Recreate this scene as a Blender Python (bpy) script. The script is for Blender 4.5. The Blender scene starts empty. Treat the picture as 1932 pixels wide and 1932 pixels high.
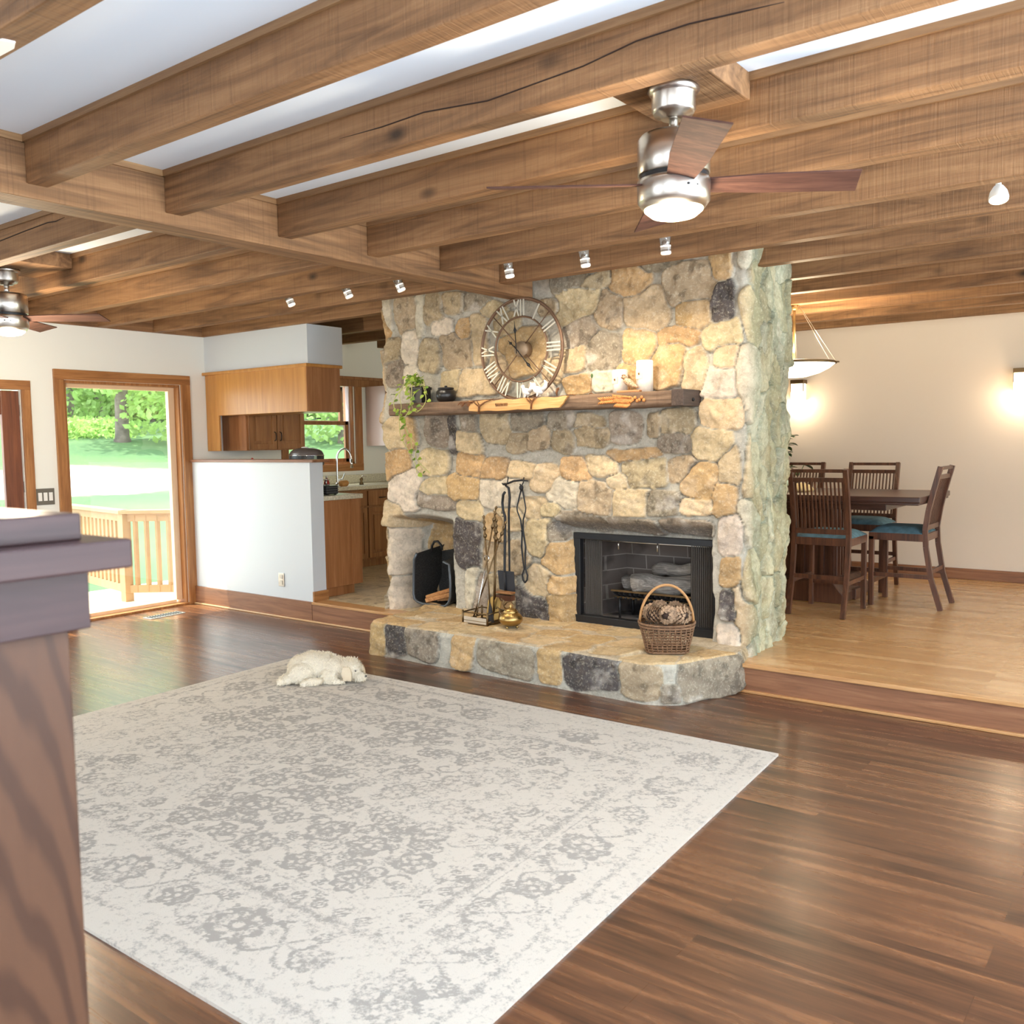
import bpy, bmesh, math, random
import numpy as np
from mathutils import Vector, Matrix, Euler
S = bpy.context.scene
COL = S.collection
PI = math.pi
random.seed(7)

# ------------------------------------------------------------ helpers
class MB:
    """collects shapes for one mesh"""
    def __init__(s): s.v = []; s.f = []; s.sm = []; s.mi = []
    def add(s, v, f, smooth=False, mi=0):
        n = len(s.v); s.v += [tuple(p) for p in v]
        s.f += [tuple(i + n for i in q) for q in f]
        s.sm += [smooth] * len(f); s.mi += [mi] * len(f)
        return s
    def box(s, x0, x1, y0, y1, z0, z1, mi=0, M=None):
        v = [(x, y, z) for z in (z0, z1) for y in (y0, y1) for x in (x0, x1)]
        if M is not None: v = [M @ Vector(p) for p in v]
        return s.add(v, [(0, 2, 3, 1), (4, 5, 7, 6), (0, 1, 5, 4), (2, 6, 7, 3), (0, 4, 6, 2), (1, 3, 7, 5)], mi=mi)
    def tube(s, pts, r, seg=8, mi=0, closed=False, cap=True):
        pts = [Vector(p) for p in pts]; n = len(pts)
        rs = r if isinstance(r, (list, tuple)) else [r] * n
        vs = []; up = None
        for i, p in enumerate(pts):
            a = pts[(i - 1) % n] if (closed or i > 0) else p
            b = pts[(i + 1) % n] if (closed or i < n - 1) else p
            t = (b - a).normalized()
            if up is None:
                up = Vector((0, 0, 1)) if abs(t.z) < .9 else Vector((1, 0, 0))
            u = (up - t * up.dot(t))
            if u.length < 1e-6: u = t.orthogonal()
            u.normalize(); w = t.cross(u); up = u
            for k in range(seg):
                an = 2 * PI * k / seg
                vs.append(p + (u * math.cos(an) + w * math.sin(an)) * rs[i])
        fs = []
        for i in range(n if closed else n - 1):
            j = (i + 1) % n
            for k in range(seg):
                l = (k + 1) % seg
                fs.append((i * seg + k, i * seg + l, j * seg + l, j * seg + k))
        if cap and not closed:
            fs.append(tuple(range(seg))[::-1]); fs.append(tuple((n - 1) * seg + k for k in range(seg)))
        return s.add(vs, fs, True, mi)
    def bar(s, p0, p1, w, t, up=(0, 0, 1), mi=0):
        """rectangular bar, w across, t along up"""
        p0 = Vector(p0); p1 = Vector(p1); d = (p1 - p0).normalized(); u = Vector(up)
        u = (u - d * u.dot(d)).normalized(); c = d.cross(u)
        vs = [p + c * a * w / 2 + u * b * t / 2 for p in (p0, p1) for a, b in ((-1, -1), (1, -1), (1, 1), (-1, 1))]
        return s.add(vs, [(0, 1, 2, 3), (7, 6, 5, 4), (0, 4, 5, 1), (1, 5, 6, 2), (2, 6, 7, 3), (3, 7, 4, 0)], mi=mi)
    def lathe(s, prof, c=(0, 0, 0), seg=24, mi=0, M=None, smooth=True):
        vs = []; m = len(prof)
        for k in range(seg):
            a = 2 * PI * k / seg
            for r, z in prof:
                vs.append(Vector((r * math.cos(a), r * math.sin(a), z)))
        if M is not None: vs = [M @ p for p in vs]
        vs = [p + Vector(c) for p in vs]
        fs = [(k * m + i, ((k + 1) % seg) * m + i, ((k + 1) % seg) * m + i + 1, k * m + i + 1) for k in range(seg) for i in range(m - 1)]
        return s.add(vs, fs, smooth, mi)
    def ell(s, c, r, M=None, seg=16, rings=10, mi=0):
        vs = []
        for i in range(rings + 1):
            t = PI * i / rings
            for k in range(seg):
                a = 2 * PI * k / seg
                p = Vector((r[0] * math.sin(t) * math.cos(a), r[1] * math.sin(t) * math.sin(a), r[2] * math.cos(t)))
                if M is not None: p = M @ p
                vs.append(p + Vector(c))
        fs = [(i * seg + k, (i + 1) * seg + k, (i + 1) * seg + (k + 1) % seg, i * seg + (k + 1) % seg) for i in range(rings) for k in range(seg)]
        return s.add(vs, fs, True, mi)
    def prism(s, poly, h0, h1, M=None, mi=0):
        """polygon in xy between h0 and h1, mapped by M"""
        n = len(poly)
        v = [Vector((x, y, h0)) for x, y in poly] + [Vector((x, y, h1)) for x, y in poly]
        if M is not None: v = [M @ p for p in v]
        f = [tuple(range(n))[::-1], tuple(range(n, 2 * n))] + [(i, (i + 1) % n, n + (i + 1) % n, n + i) for i in range(n)]
        return s.add(v, f, mi=mi)

def obj(name, mb, mat, parent=None, local=False, bevel=0, loc=None, smooth=None):
    """ONE mesh object. Coordinates are world unless local; its origin is put at the middle of its base."""
    me = bpy.data.meshes.new(name)
    v = mb.v
    if parent is not None and not local:
        q = WL(parent); v = [(a - q[0], b - q[1], c - q[2]) for a, b, c in v]
    o = bpy.data.objects.new(name, me)
    a = np.array(v, float)
    if loc is None and not (parent is None and local):
        lo, hi = a.min(0), a.max(0)
        loc = ((lo[0] + hi[0]) / 2, (lo[1] + hi[1]) / 2, lo[2])
    if loc is None: loc = (0, 0, 0)
    a = a - np.array(loc)
    me.from_pydata([tuple(p) for p in a], [], mb.f)
    for i, p in enumerate(me.polygons):
        p.use_smooth = mb.sm[i] if smooth is None else smooth
        p.material_index = mb.mi[i]
    for m in (mat if isinstance(mat, (list, tuple)) else [mat]): me.materials.append(m)
    COL.objects.link(o); o.location = loc
    if parent is not None: o.parent = parent
    if bevel:
        b = o.modifiers.new('bevel', 'BEVEL'); b.width = bevel; b.segments = 2; b.limit_method = 'ANGLE'
    bm = bmesh.new(); bm.from_mesh(me); bmesh.ops.recalc_face_normals(bm, faces=bm.faces); bm.to_mesh(me); bm.free()
    return o

def WL(o):
    p = Vector((0, 0, 0))
    while o is not None: p = p + o.location; o = o.parent
    return p

def tag(o, label, cat, group=None, kind=None):
    o['label'] = label; o['category'] = cat
    if group: o['group'] = group
    if kind: o['kind'] = kind
    return o

def thing(name, label, cat, loc=(0, 0, 0), rz=0, group=None):
    o = bpy.data.objects.new(name, None); COL.objects.link(o)
    o.empty_display_size = .1; o.location = loc; o.rotation_euler = (0, 0, rz)
    return tag(o, label, cat, group)

def struct(o):
    o['kind'] = 'structure'; return o

def dup(root, loc, rz, label, group=None):
    r = root.copy(); COL.objects.link(r); r.location = loc; r.rotation_euler = (0, 0, rz); r['label'] = label
    if group: r['group'] = group
    for ch in list(root.children):
        c = ch.copy(); COL.objects.link(c); c.parent = r
        for g in ch.children:
            d = g.copy(); COL.objects.link(d); d.parent = c
    return r

# ------------------------------------------------------------ numpy noise
def _h(ix, iy, iz, seed):
    n = (ix.astype(np.int64) * 374761393 + iy.astype(np.int64) * 668265263 + iz.astype(np.int64) * 2147483647 + seed * 974634777) & 0xffffffff
    n = (n ^ (n >> 13)) * 1274126177 & 0xffffffff
    return ((n ^ (n >> 16)) & 0xffff) / 65535.0
def vnoise(x, y, z=0, seed=0):
    x = np.asarray(x, float); y = np.asarray(y, float); z = np.zeros_like(x) + z
    ix, iy, iz = np.floor(x), np.floor(y), np.floor(z)
    fx, fy, fz = x - ix, y - iy, z - iz
    fx, fy, fz = [t * t * (3 - 2 * t) for t in (fx, fy, fz)]
    r = 0
    for a in (0, 1):
        for b in (0, 1):
            for c in (0, 1):
                w = (fx if a else 1 - fx) * (fy if b else 1 - fy) * (fz if c else 1 - fz)
                r = r + w * _h(ix + a, iy + b, iz + c, seed)
    return r
def fbm(x, y, z=0, seed=0, o=4):
    r = 0; a = .5; t = 0
    for k in range(o):
        r = r + a * vnoise(x * 2 ** k, y * 2 ** k, np.asarray(z) * 2 ** k, seed + k); t += a; a *= .5
    return r / t
def sstep(a, b, x):
    t = np.clip((x - a) / (b - a), 0, 1); return t * t * (3 - 2 * t)

# ------------------------------------------------------------ materials
def lin(c):
    return tuple(((v / 255) / 12.92 if v / 255 <= .04045 else ((v / 255 + .055) / 1.055) ** 2.4) for v in c) + (1,)

class NT:
    def __init__(s, name):
        s.m = bpy.data.materials.new(name); s.m.use_nodes = True; s.t = s.m.node_tree
        s.b = s.t.nodes['Principled BSDF']; s.out = s.t.nodes['Material Output']
    def n(s, typ, **kw):
        d = s.t.nodes.new(typ)
        for k, v in kw.items():
            if k in d.inputs.keys() if isinstance(k, str) else False: pass
            setattr(d, k, v)
        return d
    def l(s, a, b): s.t.links.new(a, b)
    def set(s, node, **kw):
        for k, v in kw.items(): node.inputs[k.replace('_', ' ')].default_value = v
        return node
    def coords(s, scale=(1, 1, 1), rnd=True, src='Object', rot=(0, 0, 0)):
        tc = s.n('ShaderNodeTexCoord'); mp = s.n('ShaderNodeMapping'); mp.inputs['Scale'].default_value = scale
        mp.inputs['Rotation'].default_value = rot
        s.l(tc.outputs[src], mp.inputs['Vector'])
        if rnd:
            oi = s.n('ShaderNodeObjectInfo'); mu = s.n('ShaderNodeMath', operation='MULTIPLY'); mu.inputs[1].default_value = 37
            s.l(oi.outputs['Random'], mu.inputs[0]); s.l(mu.outputs[0], mp.inputs['Location'])
        return mp.outputs['Vector']
    def noise(s, vec, scale=5, detail=4, rough=.5, dist=0):
        n = s.n('ShaderNodeTexNoise'); s.set(n, Scale=scale, Detail=detail, Roughness=rough, Distortion=dist)
        if vec is not None: s.l(vec, n.inputs['Vector'])
        return n.outputs['Fac']
    def ramp(s, fac, stops):
        r = s.n('ShaderNodeValToRGB'); e = r.color_ramp.elements
        while len(e) < len(stops): e.new(.5)
        for i, (p, c) in enumerate(stops): e[i].position = p; e[i].color = lin(c) if len(c) == 3 else c
        s.l(fac, r.inputs['Fac']); return r.outputs['Color']
    def mix(s, a, b, fac, blend='MIX'):
        m = s.n('ShaderNodeMix', data_type='RGBA', blend_type=blend)
        for sock, v in ((m.inputs[6], a), (m.inputs[7], b), (m.inputs[0], fac)):
            if isinstance(v, (int, float)): sock.default_value = v
            elif isinstance(v, (tuple, list)): sock.default_value = lin(v) if len(v) == 3 else v
            else: s.l(v, sock)
        return m.outputs[2]
    def math(s, op, a, b=0):
        m = s.n('ShaderNodeMath', operation=op)
        for i, v in enumerate((a, b)):
            if isinstance(v, (int, float)): m.inputs[i].default_value = v
            else: s.l(v, m.inputs[i])
        return m.outputs[0]
    def bump(s, h, strength=.3, dist=.01):
        b = s.n('ShaderNodeBump'); b.inputs['Strength'].default_value = strength; b.inputs['Distance'].default_value = dist
        s.l(h, b.inputs['Height']); s.l(b.outputs['Normal'], s.b.inputs['Normal'])
    def col(s, c):
        if isinstance(c, (tuple, list)): s.b.inputs['Base Color'].default_value = lin(c) if len(c) == 3 else c
        else: s.l(c, s.b.inputs['Base Color'])
        return s

def plain(name, c, rough=.5, metal=0, emit=None, es=1, spec=.5, var=0, vs=8):
    t = NT(name); t.col(c); t.b.inputs['Roughness'].default_value = rough; t.b.inputs['Metallic'].default_value = metal
    t.b.inputs['Specular IOR Level'].default_value = spec
    if var:
        n = t.noise(t.coords(), vs, 4)
        t.col(t.ramp(n, [(.3, tuple(int(x * (1 - var)) for x in c)), (.7, tuple(min(255, int(x * (1 + var))) for x in c))]))
    if emit: t.b.inputs['Emission Color'].default_value = lin(emit); t.b.inputs['Emission Strength'].default_value = es
    return t.m

def wood(name, dark, mid, light, axis=0, scale=1., rough=.5, saw=0, knots=0, bump=.15, src='Object', spec=.5):
    t = NT(name); sc = [9 * scale] * 3; sc[axis] = .7 * scale
    v = t.coords(tuple(sc), src=src)
    a = t.noise(v, 1.6, 5, .6, 1.2)
    sc2 = [60 * scale] * 3; sc2[axis] = 1.5 * scale
    b = t.noise(t.coords(tuple(sc2), src=src), 1, 3, .6, .3)
    f = t.math('ADD', t.math('MULTIPLY', a, .7 if not saw else .84), t.math('MULTIPLY', b, .3 if not saw else .16))
    c = t.ramp(f, [(.32, dark), (.5, mid), (.68, light)])
    if knots:
        sk = [2.2] * 3; sk[axis] = 1.1
        vo = t.n('ShaderNodeTexVoronoi'); vo.inputs['Scale'].default_value = 1.7
        t.l(t.coords(tuple(sk), src=src), vo.inputs['Vector'])
        k = t.ramp(vo.outputs['Distance'], [(.03, (0, 0, 0)), (.13, (255, 255, 255))])
        c = t.mix(tuple(int(x * .62) for x in dark), c, k)
    h = f
    if saw:
        ss = [2.5] * 3; ss[axis] = 95.
        w = t.noise(t.coords(tuple(ss), src=src, rot=(0, .28 if axis == 0 else 0, 0)), 1, 2, .6, .6)
        c = t.mix(c, t.mix(c, (84, 58, 38), .38), t.ramp(w, [(.52, (0, 0, 0)), (.8, (255, 255, 255))]))
        h = t.math('ADD', f, t.math('MULTIPLY', w, saw))
    t.col(c); t.b.inputs['Roughness'].default_value = rough; t.b.inputs['Specular IOR Level'].default_value = spec
    if bump: t.bump(h, bump, .01)
    return t.m

def planks(name, cols, along=0, wid=.13, length=1.3, rough=.3, streak=1., seam=.5, spec=.5, contrast=1., vary=.1, fine=.2):
    t = NT(name)
    g = t.n('ShaderNodeNewGeometry')
    br = t.n('ShaderNodeTexBrick'); t.l(g.outputs['Position'], br.inputs['Vector'])
    br.offset = .37; br.offset_frequency = 2
    t.set(br, Scale=1.0, Mortar_Size=.0009, Mortar_Smooth=.3, Bias=0., Brick_Width=length, Row_Height=wid)
    br.inputs['Color1'].default_value = (0, 0, 0, 1); br.inputs['Color2'].default_value = (1, 1, 1, 1); br.inputs['Mortar'].default_value = (.5, .5, .5, 1)
    sep = t.n('ShaderNodeSeparateXYZ'); t.l(g.outputs['Position'], sep.inputs[0])
    bc = t.n('ShaderNodeSeparateColor'); t.l(br.outputs['Color'], bc.inputs[0])
    def strk(sx, sy, off, det, dist):
        cb = t.n('ShaderNodeCombineXYZ'); t.l(t.math('MULTIPLY', sep.outputs['X'], sx), cb.inputs['X']); t.l(t.math('MULTIPLY', sep.outputs['Y'], sy), cb.inputs['Y'])
        t.l(t.math('MULTIPLY', bc.outputs[0], off), cb.inputs['Z']); return t.noise(cb.outputs[0], 1, det, .6, dist)
    a = strk(1.1 * streak, 15. * streak, 2.2, 5, .6); b = strk(3.2, 95., 3., 3, .2); c0 = strk(.6, 3., 1., 2, .2)
    f = t.math('ADD', t.math('MULTIPLY', a, .62), t.math('MULTIPLY', b, fine)); f = t.math('ADD', f, t.math('MULTIPLY', c0, .12))
    f = t.math('ADD', f, t.math('MULTIPLY', bc.outputs[0], vary))
    d = .17 / contrast; ce = (.62 + fine + .12 + vary) / 2
    c = t.ramp(f, [(ce - d, cols[0]), (ce, cols[1]), (ce + d, cols[2])])
    c = t.mix(c, tuple(int(x * .5) for x in cols[0]), t.math('MULTIPLY', br.outputs['Fac'], seam))
    t.col(c); t.b.inputs['Specular IOR Level'].default_value = spec
    rr = t.n('ShaderNodeMapRange'); t.l(f, rr.inputs[0]); t.set(rr, **{'From_Min': .3, 'From_Max': .7, 'To_Min': rough * 1.2, 'To_Max': rough * .9})
    t.l(rr.outputs[0], t.b.inputs['Roughness'])
    t.b.inputs['Coat Weight'].default_value = .35; t.b.inputs['Coat Roughness'].default_value = .24
    t.bump(f, .03, .003)
    return t.m

def vcmat(name, rough=.85, bump=.5, speck=.42, bscale=60):
    """uses the colour attribute of the mesh (each stone's own colour) with mineral speckle"""
    t = NT(name); at = t.n('ShaderNodeAttribute', attribute_name='tone')
    v = t.coords((1, 1, 1), rnd=False)
    n1 = t.noise(v, 22, 6, .65, .4); n2 = t.noise(v, bscale, 5, .7)
    c = t.mix(at.outputs['Color'], t.mix(at.outputs['Color'], (95, 78, 60), .55), t.math('MULTIPLY', t.ramp(n1, [(.45, (0, 0, 0)), (.75, (255, 255, 255))]), speck * 2))
    c = t.mix(c, t.mix(c, (250, 240, 215), .6), t.math('MULTIPLY', t.ramp(n2, [(.52, (0, 0, 0)), (.75, (255, 255, 255))]), speck * 1.6))
    t.col(c); t.b.inputs['Roughness'].default_value = rough; t.b.inputs['Specular IOR Level'].default_value = .25
    t.bump(t.math('ADD', n1, t.math('MULTIPLY', n2, .6)), bump, .012)
    return t.m

def glassmat(name, tint=(1, 1, 1, 1), gloss=.08):
    t = NT(name); tr = t.n('ShaderNodeBsdfTransparent'); tr.inputs[0].default_value = tint
    gl = t.n('ShaderNodeBsdfGlossy'); gl.inputs['Roughness'].default_value = .02
    mx = t.n('ShaderNodeMixShader'); mx.inputs[0].default_value = gloss
    t.l(tr.outputs[0], mx.inputs[1]); t.l(gl.outputs[0], mx.inputs[2]); t.l(mx.outputs[0], t.out.inputs['Surface'])
    return t.m

M = {}
M['wall'] = plain('wall_paint', (236, 236, 228), .6, spec=.3)
M['walld'] = plain('dining_wall_paint', (220, 206, 190), .55, spec=.3)
M['wallk'] = plain('kitchen_wall_paint', (200, 205, 188), .55, spec=.3)
M['hwall'] = plain('satin_wall_paint', (212, 217, 220), .35, spec=.5)
M['ceil'] = plain('ceiling_paint', (232, 241, 250), .7, spec=.2)
M['beam'] = wood('rough_sawn_beam', (96, 68, 44), (136, 99, 66), (162, 122, 84), 0, 1, .62, saw=.8, knots=1, bump=.35, spec=.35)
M['beamy'] = wood('rough_sawn_girder', (96, 68, 44), (136, 99, 66), (162, 122, 84), 1, 1, .62, saw=.6, knots=1, bump=.3, spec=.35)
M['lath'] = wood('beam_lath', (116, 84, 54), (142, 106, 70), (162, 126, 86), 0, 1.5, .5)
M['lathy'] = wood('beam_lath_y', (116, 84, 54), (142, 106, 70), (162, 126, 86), 1, 1.5, .5)
M['floor'] = planks('walnut_planks', ((52, 33, 23), (94, 60, 40), (132, 88, 57)), wid=.16, length=1.22, rough=.27, contrast=1.15, vary=.07)
M['oak'] = planks('oak_planks', ((178, 132, 86), (200, 154, 104), (218, 176, 128)), wid=.075, length=.9, rough=.28, contrast=.8, seam=.35, vary=.25)
M['trimx'] = wood('stained_trim_x', (110, 72, 48), (138, 94, 66), (160, 114, 82), 0, 1.3, .4)
M['trimy'] = wood('stained_trim_y', (126, 80, 42), (156, 104, 58), (184, 130, 78), 1, 1.3, .4)
M['trimz'] = wood('stained_trim_z', (126, 80, 42), (156, 104, 58), (184, 130, 78), 2, 1.3, .4)
M['nose'] = wood('stair_nosing', (160, 112, 68), (190, 142, 92), (212, 168, 118), 0, 1.3, .3)
M['shoe'] = plain('shoe_moulding', (206, 164, 118), .25)
M['cab'] = wood('cabinet_veneer', (176, 118, 56), (194, 136, 68), (208, 152, 82), 2, .9, .32, bump=.03)
M['cabd'] = wood('cabinet_oak', (118, 76, 42), (146, 98, 56), (168, 120, 74), 2, 1.2, .45, bump=.08)
M['cabx'] = wood('cabinet_side', (136, 86, 50), (162, 108, 66), (180, 128, 84), 2, 1., .4, bump=.05)
M['dark'] = wood('dark_dining_wood', (52, 30, 20), (84, 50, 34), (112, 72, 50), 2, 1.5, .35, bump=.05)
M['darkt'] = wood('dark_table_wood', (50, 30, 24), (76, 48, 38), (100, 66, 52), 0, 1.5, .3, bump=.05)
M['post'] = wood('newel_oak', (60, 38, 26), (88, 58, 40), (106, 72, 50), 2, .8, .38, bump=.1)
M['postc'] = wood('newel_cap_oak', (52, 36, 36), (66, 46, 46), (78, 56, 54), 1, .8, .34, bump=.05)
M['steel'] = plain('brushed_nickel', (196, 190, 182), .28, 1)
M['chrome'] = plain('chrome', (220, 220, 220), .1, 1)
M['iron'] = plain('black_iron', (44, 44, 46), .45, .6)
M['firemetal'] = plain('black_enamel', (34, 35, 38), .35, .2)
M['brass'] = plain('aged_brass', (176, 146, 92), .32, 1)
M['bronze'] = plain('antique_bronze', (112, 92, 66), .4, 1)
M['white'] = plain('white_plastic', (240, 238, 232), .4)
M['candle'] = plain('white_wax', (246, 240, 228), .6, var=.03, vs=90)
M['glass'] = glassmat('window_glass', (.97, 1, .97, 1), .06)
M['clear'] = glassmat('clear_glass', (.85, .85, .85, 1), .45)
M['walnut'] = wood('walnut_blade', (50, 32, 26), (76, 50, 42), (98, 68, 56), 0, 2., .75, spec=.2, bump=.02)
M['teal'] = plain('teal_fabric', (82, 112, 124), .85, var=.12, vs=20)
M['soot'] = plain('fire_brick', (74, 66, 60), .9)
M['log'] = wood('grey_log', (78, 74, 70), (128, 122, 116), (170, 164, 156), 0, 3, .9, bump=.8)
M['splitwood'] = wood('split_firewood', (150, 96, 54), (186, 130, 78), (206, 156, 102), 0, 3, .8)
M['wicker'] = wood('wicker', (84, 60, 42), (124, 92, 66), (160, 124, 92), 0, 6, .7, bump=.3)
M['cane'] = plain('cane_handle', (186, 138, 88), .5)
M['cone'] = plain('pinecone_scales', (112, 88, 68), .8, var=.35, vs=40)
M['leaf'] = plain('pothos_leaf', (132, 160, 52), .4, var=.25, vs=30)
M['leafd'] = plain('dark_leaf', (70, 96, 48), .45, var=.2, vs=30)
M['vine'] = plain('pale_vine', (186, 186, 110), .5)
M['pot'] = plain('black_ceramic', (34, 32, 32), .3)
M['counter'] = plain('speckled_counter', (206, 200, 178), .3, var=.12, vs=70)
M['black'] = plain('black_plastic', (36, 38, 40), .3)
M['grey'] = plain('grey_plastic', (92, 98, 100), .3)
M['red'] = plain('red_plastic', (190, 60, 50), .35)
M['clockrim'] = plain('rusted_clock_metal', (120, 92, 72), .5, .4)
M['numeral'] = plain('galvanised_numerals', (206, 202, 188), .4, .3)
M['bowl'] = plain('lit_alabaster_glass', (255, 240, 214), .4, emit=(255, 236, 200), es=3.2)
M['shade'] = plain('lit_sconce_glass', (255, 236, 205), .4, emit=(255, 226, 180), es=3)
M['fanlight'] = plain('lit_fan_glass', (255, 250, 240), .4, emit=(255, 226, 176), es=10)
M['fanlight2'] = plain('lit_fan_glass_far', (255, 250, 240), .4, emit=(255, 222, 166), es=12)
M['frost'] = plain('lit_frosted_glass', (250, 248, 242), .4, emit=(255, 244, 225), es=.5)
M['ceramic'] = plain('white_ceramic', (250, 248, 244), .3)
# ============================================================ THE SETTING
ZC = 2.845      # ceiling
ZR = .18        # raised floor
Y0 = 5.29       # step line
def sbox(name, b, mat, bevel=0, parent=None):
    m = MB()
    for q in (b if isinstance(b[0], (tuple, list)) else [b]): m.box(*q)
    o = obj(name, m, mat, parent, bevel=bevel)
    return struct(o) if parent is None else o
XR, YB, YR = 3.6, 9.6, -3.6
sbox('floor', (-8.0, XR, YR, Y0, -.1, 0), M['floor'])
sbox('floor_dining', (-4.2, XR, Y0 + .02, YB, -.1, ZR), M['oak'])
t = NT('kitchen_slate'); v = t.coords((1, 1, 1), rnd=False)
br = t.n('ShaderNodeTexBrick'); t.l(v, br.inputs['Vector']); t.set(br, Scale=1., Mortar_Size=.006, Brick_Width=.42, Row_Height=.42)
br.inputs['Color1'].default_value = lin((224, 204, 168)); br.inputs['Color2'].default_value = lin((206, 188, 156)); br.inputs['Mortar'].default_value = lin((170, 150, 118))
nn = t.noise(v, 7, 6, .7, 1.4)
t.col(t.mix(br.outputs['Color'], (138, 118, 92), t.ramp(nn, [(.5, (0, 0, 0)), (.62, (200, 200, 200))]))); t.b.inputs['Roughness'].default_value = .5; t.bump(nn, .3, .01)
sbox('floor_kitchen', (-8.0, -4.2, Y0 + .12, YB, -.1, ZR), t.m)
sbox('ceiling', (-8.2, XR + .2, YR - .2, YB + .2, ZC, ZC + .1), M['ceil'])
# left wall with its openings (patio window, door, kitchen window)
W0 = -8.15
sbox('wall_left', [(W0, -8, YR, 2.70, 0, ZC), (W0, -8, 2.70, 3.69, 2.07, ZC), (W0, -8, 3.69, 4.06, 0, ZC), (W0, -8, 4.06, 5.21, 2.17, ZC),
                   (W0, -8, 5.21, 6.50, -.1, ZC), (W0, -8, 6.50, 7.50, -.1, 1.34), (W0, -8, 6.50, 7.50, 2.25, ZC), (W0, -8, 7.50, YB, -.1, ZC)], M['wall'])
sbox('wall_back', (-8.15, XR + .15, YB, YB + .15, -.1, ZC), M['walld'])
# right and rear walls (behind the camera) with unseen windows, the right ones enlarged to brighten the ceiling
sbox('wall_right', [(XR, XR + .15, YR, -3.2, 0, ZC), (XR, XR + .15, 1.0, 1.4, 0, ZC), (XR, XR + .15, 5.0, 6.6, 0, ZC), (XR, XR + .15, -3.2, 1.0, 0, .3), (XR, XR + .15, -3.2, 1.0, 2.6, ZC),
                    (XR, XR + .15, 1.4, 5.0, 0, .3), (XR, XR + .15, 1.4, 5.0, 2.6, ZC), (XR, XR + .15, 9.2, YB, 0, ZC), (XR, XR + .15, 6.6, 9.2, 0, .5), (XR, XR + .15, 6.6, 9.2, 2.3, ZC)], M['wall'])
sbox('wall_rear', [(-8.15, -6.2, YR - .15, YR, 0, ZC), (-2.6, -1.4, YR - .15, YR, 0, ZC), (2.8, XR + .15, YR - .15, YR, 0, ZC),
                   (-6.2, -2.6, YR - .15, YR, 0, .4), (-6.2, -2.6, YR - .15, YR, 2.4, ZC), (-1.4, 2.8, YR - .15, YR, 0, .4), (-1.4, 2.8, YR - .15, YR, 2.4, ZC)], M['wall'])
# kitchen half wall with wooden cap and base
sbox('wall_kitchen', (-8.0, -6.225, 5.30, 5.45, 0, 1.415), M['hwall'])
sbox('trim_1', (-8.0, -6.16, 5.275, 5.475, 1.415, 1.44), M['trimx'], .004)
sbox('trim_2', (-8.0, -6.23, 5.28, 5.30, 0, .178), M['trimx'], .002)
sbox('trim_3', [(-6.225, -4.6, 5.28, 5.30, 0, .158)], M['trimx'], .002)
sbox('trim_4', [(-6.225, -5.0, 5.272, 5.43, .158, .181)], M['nose'], .004)
sbox('trim_5', (-7.98, -5.0, 5.262, 5.28, 0, .016), M['shoe'], .005)
sbox('trim_6', (-2.32, XR, 5.285, 5.30, 0, .155), M['trimx'], .002)
sbox('trim_7', (-2.32, XR, 5.27, 5.33, .155, .181), M['nose'], .004)
sbox('trim_8', (-2.32, XR, 5.262, 5.285, 0, .018), M['nose'], .005)
sbox('trim_9', (-6.225, -6.205, 5.29, 5.46, .18, .27), M['trimy'], .002)
sbox('baseboard_back', (-4.2, XR, YB - .018, YB, ZR, ZR + .105), M['trimx'], .003)
sbox('baseboard_left', [(-8.0, -7.982, 3.78, 3.96, 0, .11)], M['trimy'], .003)
# rim boards under the ceiling
sbox('trim_10', (-8.0, -7.96, YR, 5.46, 2.655, ZC), M['beamy'])
sbox('trim_11', (-4.2, XR, YB - .04, YB, 2.69, ZC), M['beam'])

# ---- ceiling joists and girder
M['crack'] = plain('dark_crack', (48, 30, 20), .95)
CR1 = [(-2.692, 2.4895, 2.745), (-2.462, 2.4895, 2.74), (-2.25, 2.4895, 2.746), (-1.96, 2.4895, 2.719), (-1.579, 2.4895, 2.736), (-1.391, 2.4895, 2.761), (-1.217, 2.4895, 2.763), (-1.057, 2.4895, 2.751), (-0.936, 2.4895, 2.742)]
CR2 = [(-5.8, 2.4895, 2.745), (-5.538, 2.4895, 2.761), (-5.249, 2.4895, 2.772), (-4.979, 2.4895, 2.779), (-4.893, 2.4895, 2.772), (-4.797, 2.4895, 2.779)]
def beam(name, x0, x1, y0, y1, z0, z1, mat, label, group, lath=(True, True), axis=0):
    m = MB(); m.box(x0, x1, y0, y1, z0, z1)
    o = obj(name, m, mat, bevel=.006)
    tag(o, label, 'beam', group)
    lm = MB()
    if axis == 0:
        if lath[0]: lm.box(x0 + .001, x1, y0 - .012, y0 + .001, ZC - .028, ZC)
        if lath[1]: lm.box(x0 + .001, x1, y1 - .001, y1 + .012, ZC - .028, ZC)
    else:
        for a, b in lath: lm.box(x1 - .001, x1 + .012, a, b, ZC - .028, ZC)
    if lm.v: obj('moulding_strip', lm, M['lath'] if axis == 0 else M['lathy'], o)
    return o
JY = [.55, 1.162, 1.86, 2.49, 3.14, 3.78, 4.41, 5.025]
GR = 'ceiling joists of the living room right of the girder'; GL = 'ceiling joists left of the girder'
XG0, XG1 = -4.05, -3.88
beam('ceiling_girder', XG0, XG1, YR, 5.42, 2.60, ZC, M['beamy'], 'long heavy wooden girder running across the joists to the stone chimney', None,
     [(JY[i] + .1, JY[i + 1]) for i in range(7)], axis=1)
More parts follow.
